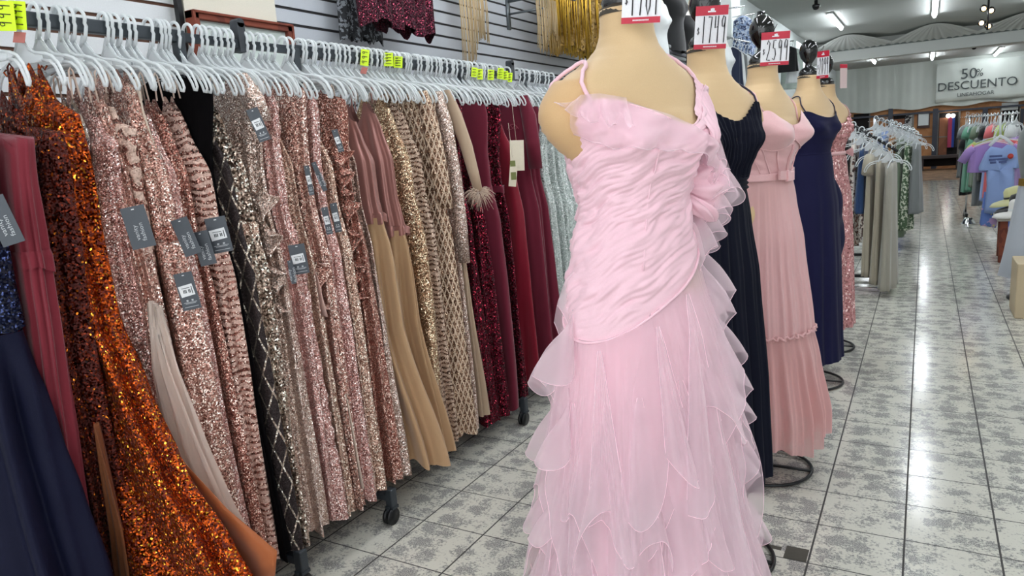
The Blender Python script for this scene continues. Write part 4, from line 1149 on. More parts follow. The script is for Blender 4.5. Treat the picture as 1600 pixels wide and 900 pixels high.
# loose handkerchief panels: narrow where they are sewn, wide and slanted at the hem
def panel(phi_c, z0, z1, wid, lean, stand, seed):
    rn = random.Random(seed); ph = rn.uniform(0, 6.28); rows = []; N = 26
    for i in range(N+1):
        v = i/N; row = []
        for j in range(25):
            u = j/24*2-1
            zz = z0 + (z1-z0)*v*(1 + .16*lean*u + .05*sin(3*u+ph)) 
            phi = r_(phi_c) + r_(wid)*u*(.10+.9*v**.8) + r_(lean*14)*v
            o = .022 + stand*v*(.55+.45*sin(3.2*u+ph)) + .004*v*sin(13*u+ph) + .012*v*(1-abs(u))
            row.append(fsurf(phi, zz, o, SK))
        rows.append(row)
    o_ = MB().grid(rows).xform(M1).build('handkerchief_panel', PINKT, g1)
    MB().tube([M1 @ p for p in [r[0] for r in rows]+rows[-1]+[r[-1] for r in rows][::-1]], .0008, 4, cap=False).build('rolled_hem', HEMM, o_)
for k, q in enumerate(((-18, .995, .70, 10, .5, .05), (8, 1.045, .66, 14, -.6, .05), (-60, .955, .58, 13, .5, .05), (-34, .86, .44, 15, -.6, .055), (-6, .88, .50, 13, .7, .055), (18, .92, .46, 14, -.4, .06),
        (-84, .84, .40, 16, .6, .05), (-48, .66, .22, 16, .6, .055), (-20, .66, .18, 15, -.7, .06), (6, .62, .20, 14, .6, .06), (28, .70, .22, 14, -.5, .06), (-75, .58, .12, 17, -.6, .055), (-34, .44, .05, 15, .5, .06), (-2, .42, .05, 15, -.5, .06), (-104, .70, .25, 15, -.4, .05), (40, .50, .08, 14, .4, .06))):
    panel(*q, 60+k)
# top flounce over the bust and shoulder-side frills
def drape(pts_top, pts_bot, mat, name, nv=10, wav=.006, n=9, edge=True, bulge=.02, lab=None):
    """pts as (deg, z, off) in form space"""
    def S(pts, u):
        k = u*(len(pts)-1); i = min(int(k), len(pts)-2); t = k-i; t = t*t*(3-2*t)*.4+t*.6
        return [pts[i][q]*(1-t)+pts[i+1][q]*t for q in range(3)]
    N = 90; rows = []
    for j in range(nv+1):
        v = j/nv; row = []
        for i in range(N+1):
            u = i/N; a, b = S(pts_top, u), S(pts_bot, u)
            d, z, o = [a[q]*(1-v)+b[q]*v for q in range(3)]
            o += bulge*sin(pi*v)+wav*sin(2*pi*n*u+2*v)*(.2+v)
            row.append(fsurf(r_(d), z + .5*wav*v*sin(2*pi*n*1.3*u+1), o))
        rows.append(row)
    o = MB().grid(rows).xform(M1).build(name, mat, g1, label=lab)
    if edge: MB().tube([M1 @ p for p in rows[-1]], .0012, 4, cap=False).build('rolled_hem', mat, o)
drape([(-60, 1.545, .012), (-30, 1.54, .012), (0, 1.49, .012), (25, 1.44, .014), (45, 1.40, .02), (62, 1.37, .03)],
      [(-72, 1.45, .02), (-50, 1.41, .025), (-20, 1.40, .03), (10, 1.385, .035), (40, 1.33, .05), (64, 1.30, .07)], PINKT, 'bust_flounce', wav=.007, n=6, bulge=.012)
drape([(-66, 1.535, .014), (-56, 1.555, .014), (-42, 1.555, .014), (-25, 1.54, .014)],
      [(-74, 1.535, .03), (-60, 1.50, .035), (-45, 1.47, .035), (-30, 1.46, .03)], PINKT, 'shoulder_flounce', wav=.010, n=4, bulge=.01)
# cup pleats rising to the left strap
drape([(24, 1.49, .007), (36, 1.565, .005), (46, 1.61, .004), (64, 1.56, .008), (82, 1.47, .010)],
      [(28, 1.40, .02), (40, 1.39, .03), (52, 1.38, .034), (68, 1.38, .03), (82, 1.39, .02)], PINK, 'cup_pleats', wav=.004, n=13, edge=False, bulge=.008)
# bow and hanging frills at the side of the waist
def puff(c0, axis, up, L_, W_, T_, mat, name, seed):
    rn = random.Random(seed); rows = []; side = axis.cross(up).normalized()
    for i in range(15):
        v = i/14; r = sin(pi*(.06+.86*v))**.9; row = []
        for j in range(64):
            a = 2*pi*j/64
            rr = 1+.12*sin(7*a+1.5*v)+.07*sin(11*a+seed)
            row.append(c0 + axis*(L_*v) + up*(W_*r*cos(a)*rr) + side*(T_*r*sin(a)*rr))
        rows.append(row)
    return MB().grid(rows, True).xform(M1).build(name, mat, g1)
c = fsurf(r_(68), 1.285, .0); out = Vector((c.x, c.y, 0)).normalized()
puff(c, (out+Vector((0, 0, .10))).normalized(), Vector((0, 0, 1)), .115, .062, .05, PINK, 'bow_loop', 1)
puff(c+Vector((0, 0, -.02)), (out*.75+Vector((0, 0, -.75))).normalized(), out, .105, .035, .045, PINK, 'bow_loop', 2)
cascade([(56, 1.43), (60, 1.39), (66, 1.35), (70, 1.31), (74, 1.26), (78, 1.2)], .115, 3.4, PINKT, 41, g1, M1, 'waist_frill', .03)
cascade([(70, 1.40), (72, 1.35), (76, 1.29), (80, 1.22)], .12, 2.6, PINKT, 42, g1, M1, 'waist_frill', .03)
cascade([(44, 1.47), (54, 1.43), (62, 1.38), (68, 1.33)], .055, 3, PINKT, 43, g1, M1, 'waist_frill', .02)

# ---- gown 2: dark navy pleated
DN = cloth('midnight_chiffon', (11, 14, 30), .85, .04, .3, spec=.15)
def gown_on(name, label, M, c, mat, zt, parts, straps, group=None):
    return thing(name, label, 'gown', (c[0], c[1], 0), group)
def sweet(z0, dip, pk, pkw=26, c=42):
    return lambda phi: z0 - .055/(1+math.exp(-(abs(math.degrees(phi))-78)/7)) + pk*gauss(math.degrees(phi), c, pkw) + pk*gauss(math.degrees(phi), -c, pkw) - dip*gauss(math.degrees(phi), 0, 14) - .03*gauss(abs(math.degrees(phi)), 180, 60)
g2 = thing('pleated_gown', 'midnight navy chiffon gown with pleated sweetheart bodice on the second form', 'gown', (FX, Y2, 0))
zt2 = sweet(1.505, .02, .07)
def pleat(phi, z, v): return .0035*sin(70*phi+1.5*sin(z*6)) + .0018*sin(31*phi+z*4)
MB().grid(garment_rows(zt2, 1.26, .010, n=420, m=50, fn=pleat), True).xform(M2).build('bodice', DN, g2)
MB().grid(garment_rows(lambda p: 1.275, 1.215, .012, n=240, m=12, fn=lambda p, z, v: .003*sin(z*330+p)), True).xform(M2).build('waistband', DN, g2)
SK2 = [(1.25, .128, .102, .092), (1.12, .155, .112, .112), (.95, .185, .13, .135), (.6, .205, .155, .165), (.3, .215, .17, .18), (.07, .225, .185, .195)]
MB().grid(garment_rows(lambda p: 1.22, lambda p: .30+.01*sin(3*p), .002, n=320, m=60, tab=SK2, fn=fold_fn(24, .009, 8, 1.25, .6)), True).xform(M2).build('skirt', DN, g2)
DST = cloth('navy_strap', (44, 34, 60), .5)
strap_over(r_(-38), 1.515, r_(-142), 1.42, M2, DST, g2, r=.0035, top=1.65)
strap_over(r_(38), 1.515, r_(142), 1.42, M2, DST, g2, r=.0035, top=1.65)
# ---- gown 3: dusty rose corset, belt with bow, tulle skirt, gathered flounce
DR = pm('dusty_rose_satin', (228, 178, 180), .42, sheen=.3, metal=.05, bump=.1)
DRT = tulle('dusty_rose_tulle', (230, 184, 184), .90, tl=.25)
DRT2 = tulle('dusty_rose_flounce', (230, 180, 178), .66, tl=.3)
g3 = thing('corset_gown', 'dusty rose corset gown with belt bow and gathered tulle hem on the third form', 'gown', (FX, Y3, 0))
zt3 = sweet(1.46, .0, .09, 24, 40)
MB().grid(garment_rows(lambda p: zt3(p)-.06, 1.215, .008, n=240, m=60, fn=lambda p, z, v: .0012*sin(z*120+6*p)), True).xform(M3).build('bodice', DR, g3)
for s_ in (-1, 1):
    rows = []
    for i in range(25):
        v = i/24; row = []
        for j in range(33):
            u = j/32*2-1; d = s_*41 + u*40
            zt_ = zt3(r_(d)); zb_ = 1.345 + .05*abs(u)**2
            z = zt_+(zb_-zt_)*v
            row.append(fsurf(r_(d), z, .013 + .032*max(0, 1-u*u)**.7*sin(pi*(.12+.86*v))))
        rows.append(row)
    MB().grid(rows).xform(M3).build('bust_cup', DR, g3)
    MB().tube([M3 @ p for p in [r[0] for r in rows]+rows[-1]+[r[-1] for r in rows][::-1]], .0026, 6).build('cup_seam', DR, g3)
b = MB()
for d0, d1 in ((-84, -60), (-62, -42), (-38, -22), (0, 0), (-3.5, -3), (38, 22), (62, 42), (84, 60)):
    b.tube([M3 @ fsurf(r_(d0+(d1-d0)*i/12), 1.37+(1.22-1.37)*i/12, .011) for i in range(13)], .0028, 6)
b.build('corset_boning', DR, g3)
MB().grid(garment_rows(lambda p: 1.228, 1.192, .014, n=120, m=6), True).xform(M3).build('belt', DR, g3, thick=.003)
b = MB(); c = fsurf(r_(-12), 1.21, .020)
for sx_ in (-1, 1):
    b.obox(c+Vector((sx_*.032, .004, .004*sx_)), Vector((1, 0, .06*sx_)).normalized(), Vector((0, 1, 0)), Vector((0, 0, 1)), .032, .006, .019)
b.obox(c+Vector((0, .01, 0)), Vector((1, 0, 0)), Vector((0, 1, 0)), Vector((0, 0, 1)), .012, .008, .022)
c2 = fsurf(r_(32), 1.215, .012)
b.obox(c2, Vector((-cos(.35), -sin(.35), .08)).normalized(), Vector((-sin(.35), cos(.35), 0)), Vector((0, 0, 1)), .05, .004, .021)
b.xform(M3).build('belt_bow', DR, g3, smooth=False, bevel=.003)
SK3 = [(1.22, .128, .102, .092), (1.12, .148, .118, .114), (.95, .18, .148, .15), (.62, .215, .185, .19), (.5, .23, .21, .21), (.27, .26, .25, .25)]
MB().grid(garment_rows(lambda p: 1.2, .60, .008, n=320, m=50, tab=SK3, fn=fold_fn(22, .007, 12, 1.2, .6)), True).xform(M3).build('skirt', DRT, g3)
MB().grid(garment_rows(lambda p: 1.2, .66, -.012, n=100, m=20, tab=SK3), True).xform(M3).build('lining', cloth('dusty_lining', (222, 172, 172), .6), g3)
MB().grid(garment_rows(lambda p: .615+.008*sin(30*p), lambda p: .17+.02*sin(5*p), .012, n=320, m=30, tab=SK3, fn=fold_fn(19, .014, 13, .66, .3)), True).xform(M3).build('hem_flounce', DRT2, g3)
MB().grid(garment_rows(lambda p: .59, lambda p: .21+.02*sin(4*p), -.025, n=200, m=16, tab=SK3, fn=fold_fn(13, .012, 14, .66, .3)), True).xform(M3).build('inner_flounce', DRT2, g3)
b = MB().tube([M3 @ fsurf(2*pi*j/160, .612+.006*sin(j*1.7), .020+.006*sin(j*2.3), SK3) for j in range(161)], .005, 6, cap=False); b.build('gathered_seam', DRT, g3)
strap_over(r_(-36), 1.50, r_(-142), 1.42, M3, DR, g3, r=.0035, top=1.65)
strap_over(r_(36), 1.50, r_(142), 1.42, M3, DR, g3, r=.0035, top=1.65)
# ---- gown 4: smooth navy with side drape
NV = cloth('royal_navy_crepe', (14, 14, 54), .75, .03, .15, spec=.2)
g4 = thing('draped_gown', 'smooth royal navy gown with pointed side drape on the fourth form', 'gown', (FX, Y4, 0))
zt4 = lambda p: 1.485 - .05/(1+math.exp(-(abs(math.degrees(p))-80)/7))+.055*gauss(math.degrees(p), 46, 26)+.055*gauss(math.degrees(p), -46, 26)-.03*gauss(abs(math.degrees(p)), 180, 60)
MB().grid(garment_rows(zt4, 1.235, .012, n=160, m=40), True).xform(M4).build('bodice', NV, g4)
SK4 = [(1.25, .128, .102, .092), (1.12, .158, .114, .114), (.95, .19, .14, .14), (.6, .205, .16, .17), (.3, .21, .17, .18), (.1, .215, .18, .185)]
MB().grid(garment_rows(lambda p: 1.24, .13, .012, n=200, m=50, tab=SK4, fn=fold_fn(9, .008, 18, 1.2, .3)), True).xform(M4).build('skirt', NV, g4)
MB().tube([M4 @ fsurf(2*pi*j/90, 1.237, .015) for j in range(91)], .0025, 6, cap=False).build('waist_seam', NV, g4)
rows = []
for i in range(41):
    v = i/40; z = 1.23-.62*v; row = []
    for j in range(11):
        u = j/10; ex = (.05+.16*min(1, v/.62))*(1 if v < .62 else max(0, 1-(v-.62)/.38)**.5)
        p = fsurf(r_(62+14*u), z-.02*u, .014, SK4); o_ = Vector((p.x, p.y, 0)).normalized(); row.append(p+o_*ex*u*.6+Vector((0, .012*sin(v*14+u*3), 0)))
    rows.append(row)
MB().grid(rows).xform(M4).build('side_drape', NV, g4, thick=.003)
strap_over(r_(-42), 1.50, r_(-142), 1.42, M4, DST, g4, r=.0035, top=1.65)
strap_over(r_(42), 1.50, r_(142), 1.42, M4, DST, g4, r=.0035, top=1.65)
# ---- gown 5: rose lace
LACE = sequin('rose_lace', (150, 92, 94), (214, 150, 150), (252, 222, 218), 110, cover=.45, base=(206, 146, 146), metal=.5)
g5 = thing('lace_gown', 'rose lace gown with waist bow on the last form, beside the floral print rack', 'gown', (FX, Y5, 0))
zt5 = sweet(1.49, .03, .06)
MB().grid(garment_rows(zt5, 1.22, .012, n=200, m=50, fn=lambda p, z, v: .004*sin(z*140)*(z > 1.33)+.002*sin(40*p)), True).xform(M5).build('bodice', LACE, g5)
MB().grid(garment_rows(lambda p: 1.23, .15, .010, n=200, m=50, tab=SK4, fn=fold_fn(12, .010, 19, 1.2, .3)), True).xform(M5).build('skirt', LACE, g5)
b = MB(); b.grid([[M5 @ fsurf(2*pi*j/60, z, .018) for j in range(60)] for z in (1.235, 1.205)], True)
b.build('belt', DR, g5, thick=.003)
c = M5 @ fsurf(r_(60), 1.22, .03); b = MB()
for sx_ in (-1, 1):
    pts = [c + Vector((sx_*.0, 0, 0))]
    b.grid([[c+Vector((sx_*.038*v+.01*sin(u*6), -.012*cos(u*6.28), (.006+.024*v)*cos(u*6.28)*(1))) for u in [k/14 for k in range(15)]] for v in [0, .3, .6, .9, 1.0]])
b.grid([[c+Vector((-.02+.05*v+.025*u, -.02+.006*sin(9*v+3*u), -.02-.42*v)) for u in (-1, -.5, 0, .5, 1)] for v in [k/14 for k in range(15)]])
b.build('bow', DR, g5, thick=.002)
for s_ in (-1, 1): strap_over(r_(s_*40), 1.49, r_(s_*142), 1.42, M5, DR, g5, r=.0035, top=1.65)

# ---- price signs hung on the finials
RED = pm('sign_red', (196, 30, 58), .45); SIGNW = pm('sign_white', (240, 240, 244), .4); MARK = pm('marker_black', (34, 32, 36), .5)
def price_sign(px, py, Y, w, h, txt, yaw, roll, label, small=False, skew=True):
    c = at(px, py, Y=Y); n = Matrix.Rotation(radians(yaw), 3, 'Z') @ Vector((0, -1, 0)); axx = Vector((0, 0, 1)).cross(n).normalized()
    r = Matrix.Rotation(radians(roll), 3, n); a_, z_ = r @ axx, r @ Vector((0, 0, 1))
    t = thing('price_sign', label, 'price sign', c, 'red and white price signs on the forms')
    MB().obox(c, a_, n, z_, w/2, .001, h/2).build('card', SIGNW, t, smooth=False)
    q = MB().obox(c+z_*(h*.39)+n*.0015, a_, n, z_, w/2, .0008, h*.11)
    q.build('red_band', RED, t, smooth=False); MB().obox(c-z_*(h*.445)+n*.0015, a_, n, z_, w/2, .0008, h*.055).build('red_band', RED, t, smooth=False)
    q = MB()
    strokes(q, txt, c+n*.003-z_*h*.36-a_*w*.32, a_, z_, w*.80, h*.62, w*.016, gap=.10)
    strokes(q, '$', c+n*.003-z_*h*.18-a_*w*.46, a_, z_, w*.15, h*.20, w*.010)
    q.build('handwriting', MARK, t)
    q = MB().obox(c+z_*h*.40+n*.0028+a_*w*.02, a_, n, z_, w*.06, .0003, h*.035).obox(c+z_*h*.365+n*.0028, a_, n, z_, w*.12, .0003, h*.016).obox(c+z_*h*.43+n*.0028+a_*w*.03, a_, n, z_, w*.03, .0003, h*.012)
    for k in range(14): q.obox(c-z_*h*.445+n*.0028+a_*w*(-.19+.03*k), a_, n, z_, w*.010, .0003, h*.012)
    q.build('printed_logo', SIGNW, t, smooth=False)
    MB().tube([c+z_*h*.5-a_*w*.1, c+z_*(h*.5+.02)+Vector((0, .02, .01)), c+z_*(h*.5+.01)+Vector((-.02, .05, 0))], .0012, 5).build('tie', MARK, t)
    return t
price_sign(1003, -8, Y1-.075, .083, .113, '1701', 6, -5, 'white and red price sign at top edge on nearest form')
price_sign(1111, 43, Y2-.08, .098, .126, '1749', 4, -5, 'white and red price sign reading $1749 on second form')
price_sign(1211, 76, Y3-.08, .108, .128, '2599', 3, -3, 'white and red price sign reading $2599 on third form')
price_sign(1286, 101, Y4-.08, .075, .145, '2099', -30, -2, 'narrow angled price sign with thin digits on fourth form')
c = at(1318, 119, Y=Y5-.08)
t = thing('price_sign', 'price sign turned edge-on beside the last black finial', 'price sign', c, 'red and white price signs on the forms')
MB().obox(c, Vector((.5, .86, 0)), Vector((.86, -.5, 0)), Vector((0, 0, 1)), .035, .001, .075).build('card', pm('sign_back', (214, 190, 188), .5), t, smooth=False)
MB().obox(c+Vector((0, 0, .062)), Vector((.5, .86, 0)), Vector((.86, -.5, 0)), Vector((0, 0, 1)), .0352, .0018, .012).build('red_band', RED, t, smooth=False)

# ------------------------------------------------------------------ clothes further back
def hung(label, c, w, h, d, mat, yaw=0, sleeves=0, flare=1.1, seed=0, group=None, cat='garment', name='garment', hang=True, fold=6, amp=.012, parts=None, pants=False):
    """c: point of the hook; garment hangs below, w wide along its own x axis"""
    t = thing(name, label, cat, (c.x, c.y, c.z), group, rotz=radians(yaw), local=True)
    rn = random.Random(seed); ph = [rn.uniform(0, 6.28) for _ in range(4)]
    n, m = 40, 22; rows = []
    for i in range(m+1):
        v = i/m; row = []
        for j in range(n):
            a = 2*pi*j/n; ct, st = cos(a), sin(a)
            neck = abs(ct)
            ww = w/2*(.86+.0*v) if v > .0 else w/2*.86
            ww = w/2*(.84 + (flare-.84)*v)
            zt_ = -.13 - .05*neck + .02*(1-neck)
            z = zt_ + (-.13-h-zt_)*v
            f = amp*(sin(fold*a+ph[0]+2*v)+.5*sin(2*fold*a+ph[1]))*(.3+v)
            row.append((ww*math.copysign(abs(ct)**.8, ct)+f*ct, d*math.copysign(abs(st)**.7, st)*(.6+.6*v)+f*st, z))
        rows.append(row)
    mb = MB().grid(rows, True); mb.f.append(tuple(range(len(mb.v)-n, len(mb.v))))
    mb.f.append(tuple(range(n))[::-1])
    mb.build('garment_body', mat, t)
    if sleeves:
        for s_ in (-1, 1):
            pts = [(s_*w*.36, 0, -.175), (s_*(w*.46), 0, -.22), (s_*(w*.52+sleeves*.25), 0, -.2-sleeves)]
            MB().tube(pts, [d*1.1, d*1.2, d*1.25], 12).build('sleeve', mat, t)
    if hang:
        b = MB(); b.tube([(.02*cos(k*.5), 0, .0+.02*sin(k*.5)) for k in range(-1, 7)][::-1]+[(0, 0, -.06), (0, 0, -.10)], .004, 6)
        b.tube([(-w*.38, 0, -.165), (-w*.2, 0, -.125), (0, 0, -.10), (w*.2, 0, -.125), (w*.38, 0, -.165)], .006, 6)
        o = b.build('clothes_hanger_arms', HP, t)
        o.name = 'hanger'
    return t
FLOR = printed('white_floral', (222, 214, 204), [(74, 52, 48), (150, 110, 96)], 26, .56)
LEAFP = printed('leaf_print', (206, 212, 192), [(74, 98, 70)], 34, .48)
BLUEP = printed('blue_print', (52, 62, 92), [(188, 200, 216), (130, 150, 186)], 26, .5)
BLUEP2 = printed('blue_white_print', (200, 210, 226), [(60, 84, 150)], 26, .52)
LINEN = cloth('beige_linen', (172, 164, 146), .85); LINEN2 = cloth('grey_linen', (160, 156, 144), .85); CARA = cloth('caramel', (176, 126, 74), .8)
WHT = cloth('white_cotton', (224, 228, 228), .8); BLKC = cloth('black_cotton', (20, 20, 22), .8); BLUC = cloth('royal_blue', (36, 84, 176), .7)
DEN = cloth('denim', (48, 74, 116), .85); SAGE = cloth('sage', (118, 134, 112), .8); GRYC = cloth('grey_cotton', (120, 124, 124), .8)
NAVC = cloth('navy_cotton', (38, 46, 70), .8); LBL = cloth('light_blue_cotton', (146, 170, 220), .8); GRN = cloth('mint_green', (110, 166, 140), .8); PNK = cloth('coral_pink', (226, 116, 120), .8); LIL = cloth('lilac', (172, 140, 206), .8); YEG = cloth('lime', (176, 194, 104), .8)

# four-way racks on the left of the aisle
def fourway(label, foot, P0, P1, mat, z=None):
    t = thing('display_rack', label, 'rack', foot)
    mid = (Vector(P0)+Vector(P1))/2
    MB().tube([P0, P1], .012, 8).build('sloped_arm', mat, t)
    for k in range(7):
        p = Vector(P0).lerp(Vector(P1), (k+.5)/7); MB().tube([p+Vector((0, 0, .0)), p+Vector((0, 0, .02))], .007, 6).build('stud', mat, t)
    MB().box(P0.x-.015, P0.x+.015, P0.y-.015, P0.y+.015, .02, P0.z).build('post', mat, t, smooth=False)
    f = MB().box(P0.x-.3, P0.x+.3, P0.y-.015, P0.y+.015, .02, .05).box(P0.x-.015, P0.x+.015, P0.y-.3, P0.y+.3, .02, .05)
    f.build('foot', mat, t, smooth=False)
    return t
A0, A1 = at(1318, 186, Y=7.9), at(1402, 236, Y=7.15)
fourway('black sloped arm rack holding beige linen and floral dresses by the aisle', (A0.x, A0.y, 0), A0, A1, BLACKMET)
items = [(1312, 'black dress hanging behind the floral dresses', BLKC, .9, .36), (1333, 'white and brown floral long dress on the aisle rack', FLOR, 1.0, .42), (1350, 'blue top behind the beige linen dresses', DEN, .62, .4), (1366, 'beige linen long dress with cape sleeve, widest one', LINEN, 1.14, .44), (1378, 'beige linen long dress with wrapped waist', LINEN, 1.14, .40), (1392, 'grey beige pleated linen dress nearest the aisle', LINEN2, 1.12, .40)]
for k, (px, lab, mt, h, w) in enumerate(items):
    v = (k+.5)/len(items); p = A0.lerp(A1, v)
    g = hung(lab, p, w, h, .04, mt, yaw=90-2*k, seed=k, sleeves=.12 if k in (3,) else 0, group='dresses on the aisle racks', cat='dress', name='dress', fold=7, flare=1.15 if k < 3 else 1.0)
B0, B1 = at(1367, 184, Y=10.6), at(1440, 212, Y=9.9)
fourway('chrome sloped arm rack behind the linen dresses', (B0.x, B0.y, 0), B0, B1, CHROME)
items = [('white dress on the chrome sloped rack, first', WHT, .9), ('pale blue dress on the chrome sloped rack', LBL, .8), ('caramel wrap dress on the chrome sloped rack', CARA, 1.25), ('sage green long dress on the chrome sloped rack', SAGE, 1.2), ('green leaf print long dress on the chrome sloped rack', LEAFP, 1.05), ('grey top on the chrome sloped rack', GRYC, .8)]
for k, (lab, mt, h) in enumerate(items):
    hung(lab, B0.lerp(B1, (k+.5)/6), .45, h, .06, mt, yaw=86, seed=20+k, group='dresses on the aisle racks', cat='dress', name='dress')
D0, D1 = at(1392, 189, Y=13.2), at(1432, 205, Y=12.6)
fourway('chrome rack furthest down the left of the aisle', (D0.x, D0.y, 0), D0, D1, CHROME)
items = [('grey dress on the furthest left chrome rack', GRYC, .9), ('white top on the furthest left chrome rack', WHT, .8), ('royal blue dress on the furthest left chrome rack', BLUC, 1.1), ('long black garment at the end of the furthest left rack', BLKC, .95)]
for k, (lab, mt, h) in enumerate(items):
    hung(lab, D0.lerp(D1, (k+.6)/4), .5, h, .08, mt, yaw=84, seed=30+k, group='dresses on the aisle racks', cat='dress', name='dress')
# empty plastic hangers waiting on the sloped arms
for P0, P1, n, yw, where in ((A0, A1, 6, 30, 'the black sloped rack'), (B0, B1, 8, 28, 'the chrome sloped rack'), (D0, D1, 6, 25, 'the furthest left chrome rack')):
    for k in range(n):
        p = P0.lerp(P1, (k+.2)/n)
        hanger(p.y, ['first', 'second', 'third', 'fourth', 'fifth', 'sixth', 'seventh', 'eighth'][k] + ' white plastic hanger from the left on ' + where, 'white plastic hangers on the sloped racks', x=p.x, z=p.z+.01, rz=radians(yw))
# second row behind, seen through gaps between the forms
for k, (px, py, Y, lab, mt, h) in enumerate(((1330, 205, 9.4, 'black blouse behind the lace gown', BLKC, .8), (1342, 208, 8.8, 'dark brown printed dress low behind the floral dress', printed('brown_print', (70, 50, 46), [(210, 196, 184)], 26, .6), 1.0))):
    hung(lab, at(px, py, Y=Y), .4, h, .05, mt, yaw=30, seed=40+k, cat='dress', name='dress')

q0, q1 = at(1328, 203, Y=9.4), at(1344, 206, Y=8.8)
b = MB().tube([q0, q1], .012, 8).box(q0.x-.015, q0.x+.015, q0.y, q0.y+.03, 0, q0.z).box(q0.x-.25, q0.x+.25, q0.y, q0.y+.03, 0, .03)
tag(b.build('garment_stand', BLACKMET), 'black stand mostly hidden behind the rose lace gown', 'rack')
# right of the aisle: rack of tops
E0, E1 = at(1509, 186, Y=13.4), at(1592, 175, Y=11.2)
E0.z = E1.z = 1.55
t = thing('display_rack', 'chrome rack of colourful tops right of the aisle', 'rack', (E0.x, 12.2, 0))
MB().tube([E0, E1], .012, 8).build('rail', CHROME, t)
MB().tube([E0-Vector((0, 0, .16)), E1-Vector((0, 0, .16))], .010, 8).build('lower_rail', CHROME, t)
for q in (E0.lerp(E1, .1), E0.lerp(E1, .9)):
    x, y = q.x, q.y
    MB().tube([(x, y, .05), (x, y, E0.z)], .014, 8).build('post', CHROME, t)
    f = MB().box(x-.02, x+.02, y-.33, y+.33, .08, .11).build('foot', BLACKMET, t, smooth=False)
    for s_ in (-1, 1): MB().tube([(x-.015, y+s_*.31, .045), (x+.015, y+s_*.31, .045)], .045, 14).build('caster', BLACKMET, f)
cols = [GRYC, BLKC, GRN, GRN, SAGE, GRYC, BLKC, LBL, PNK, LIL, YEG, PNK, WHT, LIL]
nm = ['grey', 'black', 'mint green', 'second mint green', 'sage', 'mid grey', 'deep black', 'light blue', 'coral', 'lilac', 'lime', 'salmon', 'white', 'violet']
for k in range(14):
    q = E0.lerp(E1, k/13)
    hung('%s top hanging on the rack right of the aisle' % nm[k], Vector((q.x, q.y, E0.z-(.16 if k % 2 else 0))), .5, .78+.1*(k % 3), .05, cols[k], yaw=78-3*(k % 3), sleeves=.1, seed=50+k, group='tops on the rack right of the aisle', cat='top', name='shirt', flare=1.05)
nth = ['first', 'second', 'third', 'fourth', 'fifth', 'sixth', 'seventh', 'eighth', 'ninth', 'tenth', 'eleventh', 'twelfth', 'thirteenth', 'fourteenth', 'fifteenth', 'sixteenth']
for k in range(16):
    q = E0.lerp(E1, (k+.5)/16)
    hanger(q.y, '%s white plastic hanger from the left on the rack right of the aisle' % nth[k], 'white plastic hangers right of the aisle', x=q.x, z=E0.z+.01, rz=radians(60+10*(k % 3)), k=1.)
# light blue t-shirt and shorts set facing the aisle
YS = 10.3
c = at(1563, 205, Y=YS)
t = thing('pajama_set', 'light blue short sleeved tee with lettering over printed shorts, facing the aisle', 'pajamas', c)
def flat_shape(name, pts, Y, d, mat, parent, M=None, amp=.02):
    """outline given in photo pixels at depth Y, inflated into a soft volume d thick"""
    P = [at(x, y, Y=Y) for x, y in pts]; n = len(P)
    cx = sum(p.x for p in P)/n; cz = sum(p.z for p in P)/n
    rows = []
    for s_, k in ((1, 0.0), (1, .55), (1, .85), (.6, 1.0), (-.6, 1.0), (-1, .85), (-1, .55), (-1, 0.0)):
        rows.append([(cx+(p.x-cx)*k, Y - s_*d*(1-.25*k) + amp*sin(9*(p.x)+4*p.z), cz+(p.z-cz)*k) for p in P])
    return MB().grid(rows, True).build(name, mat, parent)
flat_shape('tee', [(1548, 229), (1540, 238), (1529, 262), (1530, 268), (1541, 266), (1542, 290), (1538, 333), (1560, 335), (1585, 333), (1584, 290), (1585, 262), (1596, 262), (1594, 240), (1584, 228), (1574, 226), (1566, 232), (1556, 230)], YS, .05, LBL, t)
flat_shape('shorts', [(1538, 300), (1585, 300), (1588, 360), (1562, 358), (1560, 330), (1556, 356), (1530, 352)], YS+.06, .03, printed('shorts_print', (96, 124, 190), [(180, 150, 190), (206, 196, 120)], 10, .6), t)
INK2 = pm('navy_ink', (70, 86, 140), .6)
for px, py, w in ((1556, 244, 20), (1560, 249, 30), (1560, 253.5, 26)):
    a, b_ = at(px-w/2, py+w*.03, Y=YS-.06), at(px+w/2, py-w*.03, Y=YS-.06); q = MB()
    m_ = int(w/2)
    for k in range(m_):
        p = a.lerp(b_, (k+.5)/m_); q.obox(p, Vector((1, 0, 0)), Vector((0, 1, 0)), Vector((0, 0, 1)), .006, .004, .012)
    q.build('lettering', INK2, t, smooth=False)
p = at(1579, 244, Y=YS-.062); MB().lathe([(0, .004), (.03, .003), (.03, -.003), (0, -.004)], (0, 0, 0), 14).xform(Matrix.Translation(p) @ Matrix.Rotation(pi/2, 4, 'X')).build('red_motif', pm('motif_red', (190, 60, 50), .6), t)
hp_ = at(1563, 212, Y=YS)
b = MB(); b.tube([at(1563, 180, Y=YS), at(1563, 212, Y=YS)], .012, 8).tube([at(1546, 228, Y=YS), at(1556, 218, Y=YS), hp_, at(1572, 217, Y=YS), at(1582, 226, Y=YS)], .018, 8)
b.build('hanger', HP, t)
# more tops behind the set, fanned
for k, (px, mt, lab) in enumerate(((1524, LIL, 'lilac tee fanned behind the light blue set'), (1530, PNK, 'coral tee fanned just behind the light blue set'), (1592, PNK, 'coral tee at the right photo edge behind the light blue set'), (1538, YEG, 'lime tee topmost behind the light blue set'))):
    p = at(1560+(px-1550)*.28, 207-2*k, Y=10.5+.12*k); hung(lab, p, .54, .34, .04, mt, yaw=-4, sleeves=.14, seed=80+k, cat='top', name='shirt', group='tees fanned behind the light blue set', flare=.9)
